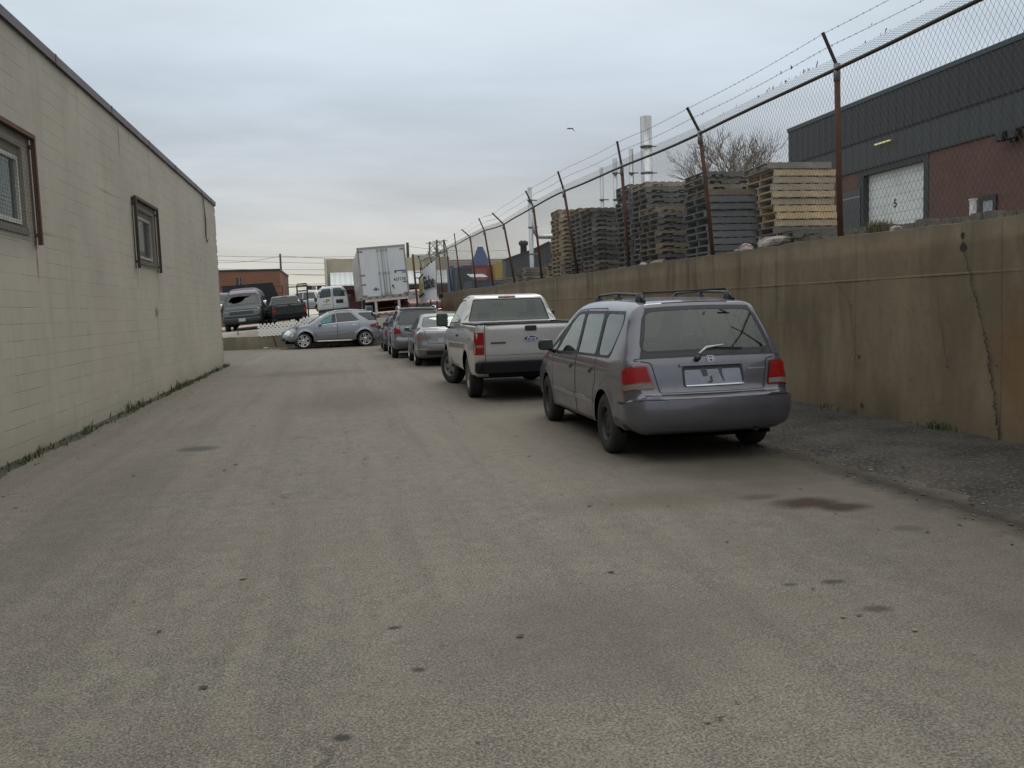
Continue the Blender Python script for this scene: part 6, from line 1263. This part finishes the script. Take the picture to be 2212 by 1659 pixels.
m = MB(); q = atY(830, 690, 44.4); m.box((q[0]-.7, 44.3, q[2]-.15), (q[0]+.6, 44.5, q[2]+.05)); m.box((q[0]-.2, 44.28, q[2]+.05), (q[0]+.25, 44.45, q[2]+.22)); m.build('concrete_block', LOTM, label='pale concrete blocks lying under the trailer', cat='block')
# ---------------------------------------------------------------- raised dump bed, racks, background cars
pz = lambda x, y: plane_z(max(-16, min(5.2, x)), min(64, y))
A = atY(483, 618, 52); dt_ = thing('dump_truck', 'black dump truck with its bed raised behind the high roof van', 'truck', (A[0]+1.1, 52, pz(-4, 52)))
m = MB(); P = [(-1.25, 0, 2.4), (1.65, -.1, 2.55), (2.2, 0, 1.1), (-.9, 0, 1.0), (-1.25, 2.6, 1.5), (1.65, 2.6, 1.6), (2.2, 2.4, .5), (-.9, 2.4, .5)]; m.add(P, [(0, 1, 2, 3), (7, 6, 5, 4), (0, 4, 5, 1), (1, 5, 6, 2), (2, 6, 7, 3), (3, 7, 4, 0)]); db = m.build('dump_bed', flat('dump_black', (.022, .022, .024), .6, var=.3), dt_); m = MB(); m.tube([(.15, -.03, 2.5), (.2, -.03, 1.3)], .03, 6); m.build('bed_rib', DKBR, db)
m = MB(); m.box((-.9, .5, .35), (.9, 4.5, .75)); m.box((-1, 2.8, .7), (1, 4.6, 1.6)); m.build('chassis', DARK, dt_)
for x in (-.9, .9):
    for y in (1., 3.8): m = MB(); m.lathe([(0, -.14), (.45, -.14), (.5, -.1), (.5, .1), (.45, .14), (0, .14)], 20, 'X', (x, y, .5)); m.build('wheel', RUBBER, dt_)
def rack(x0, x1, top, bars, Y, mat, label):
    a, b = atY(x0, top, Y), atY(x1, top, Y); r = thing('steel_rack', label, 'rack', (0, 0, 0), group='tall steel racks in the yard'); z0_ = pz(a[0], Y)
    for q in (a, b): m = MB(); m.tube([(q[0], Y, z0_), (q[0], Y, a[2])], .04, 4, smooth=False); m.build('upright', mat, r)
    for by in bars: zz_ = atY(x0, by, Y)[2]; m = MB(); m.tube([(a[0], Y, zz_), (b[0], Y, zz_+.03)], .035, 4, smooth=False); m.build('cross_bar', mat, r)
rack(586, 609, 619, (619, 634), 58, RUST, 'rusty brown upright rack in front of the brick building'); rack(641, 663, 616, (614, 618, 629, 648), 50, DKBR, 'black upright rack behind the dark green pickup, against the sky')
m = MB(); a, b = atY(622, 620, 60), atY(702, 617, 60); m.tube([a, b], .035, 6); r = thing('overhead_bar', 'thin horizontal pipe with small dark boxes right of the black rack', 'pipe', (0, 0, 0)); m.build('pipe', DKBR, r)
for px in (668, 677, 690): q = atY(px, 622, 60); m = MB(); m.cbox((q[0], 60, q[2]), (.32, .2, .26)); m.build('junction_box', BLACK if px != 677 else GALV, r)
m = MB(); m.tube([(a[0], 60, 1.2), a], .04, 6); m.tube([(b[0], 60, 1.3), b], .04, 6); m.build('support_post', DKBR, r)
def far_car(px, Y, rz_, col, name, label, H=1.45, L=4.4, hw=.85, zoff=0.):
    q = atY(px, 660, Y); r = thing(name, label, 'car', (q[0], Y, pz(q[0], Y)+zoff), rz_)
    sh = Shell(L, [(.1, .3), (0, .5), (.03, .9), (.1, .98), (.5, 1.0), (.9, H-.12), (1.3, H), (2.3, H), (3.1, 1.0), (3.2, .95), (4.1, .8), (L, .6), (L-.1, .3)], [(.25, hw-.06), (.6, hw), (.9, hw-.02), (1., hw-.08), (H, hw-.25)], lambda a, z: .1, arches=((.85, .32, .36), (3.5, .32, .36)), g=.13)
    pm = paint(name+'_paint%d' % px, col, .5, .35, .2); w1 = [(1.1, 1.0), (2.0, 1.0), (2.0, H-.1), (1.3, H-.1)]; w2 = [(2.08, 1.0), (2.95, .98), (2.5, H-.15), (2.08, H-.1)]
    z = lambda h: sh.rz(h, (.5, 1.5)); f = lambda h: sh.rz(h, 'front')
    car('', '', '', r, sh, pm, [('window', w1, TINT, -.003), ('window', w2, TINT, -.003)], [('rear_window', [(-.6, z(1.04)), (.6, z(1.04)), (.5, z(H-.1)), (-.5, z(H-.1))], TINT, -.003), ('windscreen', [(-.6, f(1.02)), (.6, f(1.02)), (.5, f(H-.1)), (-.5, f(H-.1))], TINT, -.003)])
    add_wheels(r, .31, .2, .2, (5, False, .06), ALLOY, [(-hw+.1, .85, 0), (hw-.1, .85, 0), (-hw+.1, 3.5, 0), (hw-.1, 3.5, 0)]); recentre(r, (0, 2.2)); return r
far_car(486, 50, 0, (.02, .02, .025), 'dark_sedan', 'dark car at the left edge of the yard, half behind the block wall corner', 1.5, zoff=.55)
far_car(655, 62, R_(80), (.42, .43, .44), 'silver_sedan', 'silver car sideways behind the black rack', 1.5, zoff=.5); far_car(682, 70, R_(90), (.05, .045, .045), 'dark_hatchback', 'dark car sideways just left of the white van', 1.5, zoff=.5)
# ---------------------------------------------------------------- brick building, red building
r = thing('brick_building', 'flat roofed brown brick building behind the vans with one small window', 'building', (0, 0, 0)); Y = 80; xr = atY(604, 585, Y)[0]; zt_ = 5.66
BB = brick('brown_brick', (.22, .095, .058), (.19, .08, .05), (.16, .10, .07), 'X'); m = MB(); m.box((-30, Y, .5), (xr, Y+14, zt_)); m.build('wall', BB, r); m = MB(); m.box((-30, Y-.06, zt_), (xr+.06, Y+14, zt_+.16)); m.build('roof_edge', BLACK, r)
a, b = atY(510, 601, Y), atY(524, 619, Y); m = MB(); m.box((a[0], Y-.02, b[2]), (b[0], Y+.02, a[2])); w_ = m.build('window', WIN, r); m = MB(); xm = (a[0]+b[0])/2; zm = (a[2]+b[2])/2
m.box((xm-.03, Y-.05, b[2]), (xm+.03, Y-.022, a[2])); m.box((xm+.03, Y-.05, zm), (b[0], Y-.022, zm+.05)); m.box((b[0]-.04, Y-.05, b[2]), (b[0], Y-.022, a[2])); m.build('frame', GALV, w_)
r = thing('red_and_white_building', 'cream topped building with a white metal canopy over dark red walls, behind the trailer', 'building', (0, 0, 0)); Y = 85; x0 = atY(704, 590, Y)[0]; x1 = atY(972, 590, Y)[0]; zt_ = 6.9; zc1 = atY(712, 589, Y)[2]; zc0 = atY(712, 617, Y)[2]
m = MB(); m.box((x0, Y, zc0-.3), (x1, Y+12, zt_)); m.build('upper_wall', flat('cream_block', (.40, .36, .27), .85, var=.12, sc=.5, dirt=((.25, .2, .13), .4)), r)
m = MB(); m.box((x0, Y, .5), (x1, Y+12, zc0-.3)); m.build('lower_wall', flat('dark_red_wall', (.11, .022, .022), .8, var=.3, sc=.8), r)
m = MB(); m.add([(x0+.4, Y-.02, zc1), (x1, Y-.02, zc1), (x1, Y-1.6, zc0), (x0+.4, Y-1.6, zc0), (x0+.4, Y-1.6, zc0-.12), (x1, Y-1.6, zc0-.12), (x0+.4, Y-.02, zc0-.12)], [(0, 3, 2, 1), (3, 4, 5, 2), (0, 6, 4, 3)]); m.build('canopy', ribbed('canopy_white', (.70, .74, .73), .5, 'X', .5, .1, .1), r)
m = MB(); m.box((x0+.4, Y-1.5, zc0-.5), (x1, Y-1.4, zc0-.14)); m.build('fascia', flat('fascia_dark', (.05, .035, .03), .7), r)
m = MB(); m.box((x0-.12, Y-.3, .5), (x0+.12, Y+.1, zt_)); m.build('corner_pillar', flat('pillar_pale', (.50, .50, .46), .7), r)
for i in range(3): m = MB(); x = x0+1.5+i*4.1; m.box((x, Y-.05, 1.2), (x+3, Y-.005, 3.4)); m.build('roller_door', flat('roller_red', (.075, .02, .022), .7), r)
a, b = atY(895, 548, Y), atY(925, 560, Y); m = MB(); m.box((a[0], Y+2, zt_), (b[0]+.5, Y+4, a[2])); u = m.build('rooftop_unit', flat('unit_cream', (.36, .36, .30), .7), r); m = MB(); m.box((a[0]+.5, Y+1.98, zt_+.1), (a[0]+.7, Y+1.995, a[2]-.1)); m.build('vent_slot', BLACK, u)
# ---------------------------------------------------------------- poles, pylons, wires
def pole(px, top, Y, r0, lab, arm=True):
    q = atY(px, top, Y); t = thing('utility_pole', lab, 'utility pole', (q[0], Y, 1.), group='utility poles on the horizon'); m = MB(); m.tube([(0, 0, 0), (0, 0, q[2]-1)], [r0*1.2, r0*.8], 8); m.build('pole', flat('pole_wood', (.06, .05, .04), .9), t)
    if arm: m = MB(); m.box((-1.1, -.06, q[2]-2.0), (1.1, .06, q[2]-1.85)); m.build('cross_arm', flat('pole_wood', (0, 0, 0)), t)
pole(605, 548, 110, .14, 'thin utility pole over the brick building roof', False); pole(880, 524, 100, .2, 'utility pole just right of the white trailer', False); pole(1093, 563, 130, .14, 'short distant pole near the yellow container', False)
for px, top, lab in ((935.5, 522, 'left of two lattice pylons beyond the fence'), (950.5, 518, 'right of two lattice pylons beyond the fence')):
    q = atY(px, top, 170); H = q[2]-1.5; t = thing('lattice_pylon', lab, 'pylon', (q[0], 170, 1.5), group='lattice pylons on the horizon'); m = MB(); n = 9
    for s in ((-1, -1), (1, -1), (1, 1), (-1, 1)): m.tube([(s[0]*1.3, s[1]*1.3, 0), (s[0]*.7, s[1]*.7, H)], .09, 4, caps=False)
    for i in range(n):
        for sy in (-1, 1):
            a = 1.3-.6*i/n; b = 1.3-.6*(i+1)/n; m.tube([(-a, sy*a, H*i/n), (b, sy*b, H*(i+1)/n)], .05, 3, caps=False); m.tube([(a, sy*a, H*i/n), (-b, sy*b, H*(i+1)/n)], .05, 3, caps=False)
    m.build('lattice_tower', flat('pylon_steel', (.13, .125, .12), .7), t); m = MB()
    for h in (H-.3, H-2.5): m.tube([(-1.5, 0, h), (1.5, 0, h+.1)], .07, 4)
    m.build('cross_arm', flat('pylon_steel', (0, 0, 0)), t)
WIRE = flat('cable_black', (.05, .05, .05), .7)
for (xa, ya, xb, yb) in ((440, 552, 980, 546), (440, 561, 1100, 566), (440, 580, 1000, 572), (440, 590, 1100, 583), (440, 602, 605, 588), (605, 592, 1100, 590), (440, 612, 800, 606), (605, 615, 1100, 611), (605, 620, 1000, 617), (880, 532, 1100, 540), (605, 553, 1100, 560), (440, 566, 605, 553)):
    A_, B_ = atY(xa, ya, 108), atY(xb, yb, 108); m = MB(); m.tube([A_+(B_-A_)*t+np.array([0, 0, -4*.35*t*(1-t)]) for t in np.linspace(0, 1, 13)], .022, 3, caps=False); m.build('power_line', WIRE, label='thin power line crossing the sky low over the far buildings', cat='power line', group='power lines')
# ---------------------------------------------------------------- posts and banner where the fence ends
gp = thing('gate_post', 'tall rusty gate post standing left of the white banner', 'post', (0, 0, 0)); a, b = atY(891.5, 549, 46.5), atY(903, 668, 46.5); m = MB(); m.tube([(b[0], 46.5, pz(b[0], 46.5)-.2), b, a], .055, 8); m.build('post', RUST, gp)
a2, b2 = atY(908, 576, 50), atY(916, 660, 50); m = MB(); m.tube([(b2[0], 50, 1.2), b2, a2], .05, 8); m.build('second_post', RUST, gp); m = MB(); m.tube([atY(896, 588, 46.5), atY(909, 588, 50)], .03, 6); m.tube([atY(896, 600, 46.5), atY(909, 601, 50)], .03, 6); m.build('hinge_bar', RUST, gp)
bn = thing('banner', 'white cloth banner with black lettering and a yellow mark, hung on the fence end', 'banner', (0, 0, 0)); YL, YR = 46.3, 43.6; TL, TR, BL, BR_ = atY(909, 585, YL), atY(942, 560, YR), atY(904, 652, YL), atY(944, 652, YR)
bp = thing('banner_fence', 'rusty posts and rail that carry the white banner', 'fence', (0, 0, 0))
for px, Yp, tp in ((913, 46.2, 582), (928, 44.95, 572), (941, 43.85, 560)): a, b = atY(px, tp, Yp), atY(px+4, 672, Yp); m = MB(); m.tube([(b[0], Yp+.12, pz(b[0], 46)-.3), b+np.array([0, .12, 0]), a+np.array([0, .12, 0])], .04, 6); m.build('post', RUST, bp)
m = MB(); m.tube([TL+np.array([0, .1, .03]), TR+np.array([0, .1, .03])], .03, 6); m.build('rail', DKBR, bp)
TR[0] -= .02; m = MB(); n = 28; V = []
for j in range(15):
    v = j/14
    for i in range(n+1):
        u = i/n; p = (TL*(1-u)+TR*u)*(1-v)+(BL*(1-u)+BR_*u)*v; wv = .04*math.sin(u*17+v*1.5)+.03*math.sin(u*31+2)*v; p = p+np.array([wv*.3, -wv-.02, -.10*math.sin(u*5+1)*v+(.05*math.sin(u*40) if j == 0 else 0)]); V.append(p)
m.add(V, [(j*(n+1)+i, j*(n+1)+i+1, (j+1)*(n+1)+i+1, (j+1)*(n+1)+i) for j in range(14) for i in range(n)], 0, True); m.build('cloth', flat('banner_white', (.72, .73, .76), .8, var=.05, dirt=((.4, .4, .4), .3)), bn)
ux = (TR-TL)/np.linalg.norm(TR-TL); L_ = np.linalg.norm(TR-TL); mid = (TL+TR+BL+BR_)/4
ux = (BR_+TR-BL-TL); ux /= np.linalg.norm(ux); up = np.array([0, 0, 1.]); nn = np.cross(ux, up); nn /= np.linalg.norm(nn); nn = -nn if nn[1] > 0 else nn
def bM(u, dz): p = mid+ux*(u-.5)*L_+up*dz+nn*.10; return Matrix(((ux[0], 0, nn[0], p[0]), (ux[1], 0, nn[1], p[1]), (ux[2], 1, nn[2], p[2]), (0, 0, 0, 1)))
tb = flat('banner_black', (.03, .03, .03), .7); text_obj('banner_lettering', 'Eabe', 1.0, tb, bn, bM(.66, .0) @ Matrix.Diagonal((1.0, .9, 1, 1)), 0, .01, .02)
m = MB(); m.add([(-.30, -.52, 0), (.22, -.45, 0), (.22, .50, 0), (-.16, .42, 0)], [(0, 1, 2, 3)]); o = m.build('yellow_mark', flat('banner_yellow', (.62, .52, .10), .7), bn); o.matrix_local = bM(.14, -.02)
m = MB(); m.add([(-.18, .44, .01), (.80, .62, .01), (.80, .52, .01), (-.16, .36, .01)], [(0, 1, 2, 3)]); m.add([(-.32, -.50, .01), (.70, -.40, .01), (.70, -.50, .01), (-.32, -.60, .01)], [(0, 3, 2, 1)]); o = m.build('black_bracket', tb, bn); o.matrix_local = bM(.14, -.02)
# ---------------------------------------------------------------- bird
q = atY(1231, 278, 60); bd = thing('bird', 'small dark bird in flight in the middle of the sky', 'bird', q); m = MB(); m.lathe([(0, -.16), (.035, -.10), (.05, 0), (.035, .10), (.012, .2), (0, .24)], 10, 'Y'); m.build('body', BLACK, bd)
for s in (-1, 1): m = MB(); m.add([(0, -.06, .02), (s*.18, -.10, .05), (s*.38, .0, -.22), (s*.19, .08, .02), (0, .08, .01), (0, -.06, .0), (s*.18, -.10, .03), (s*.38, .0, -.23), (s*.19, .08, .0), (0, .08, -.01)], [(0, 1, 2, 3, 4), (9, 8, 7, 6, 5), (0, 5, 6, 1), (1, 6, 7, 2), (2, 7, 8, 3), (3, 8, 9, 4)]); m.build('wing', BLACK, bd)
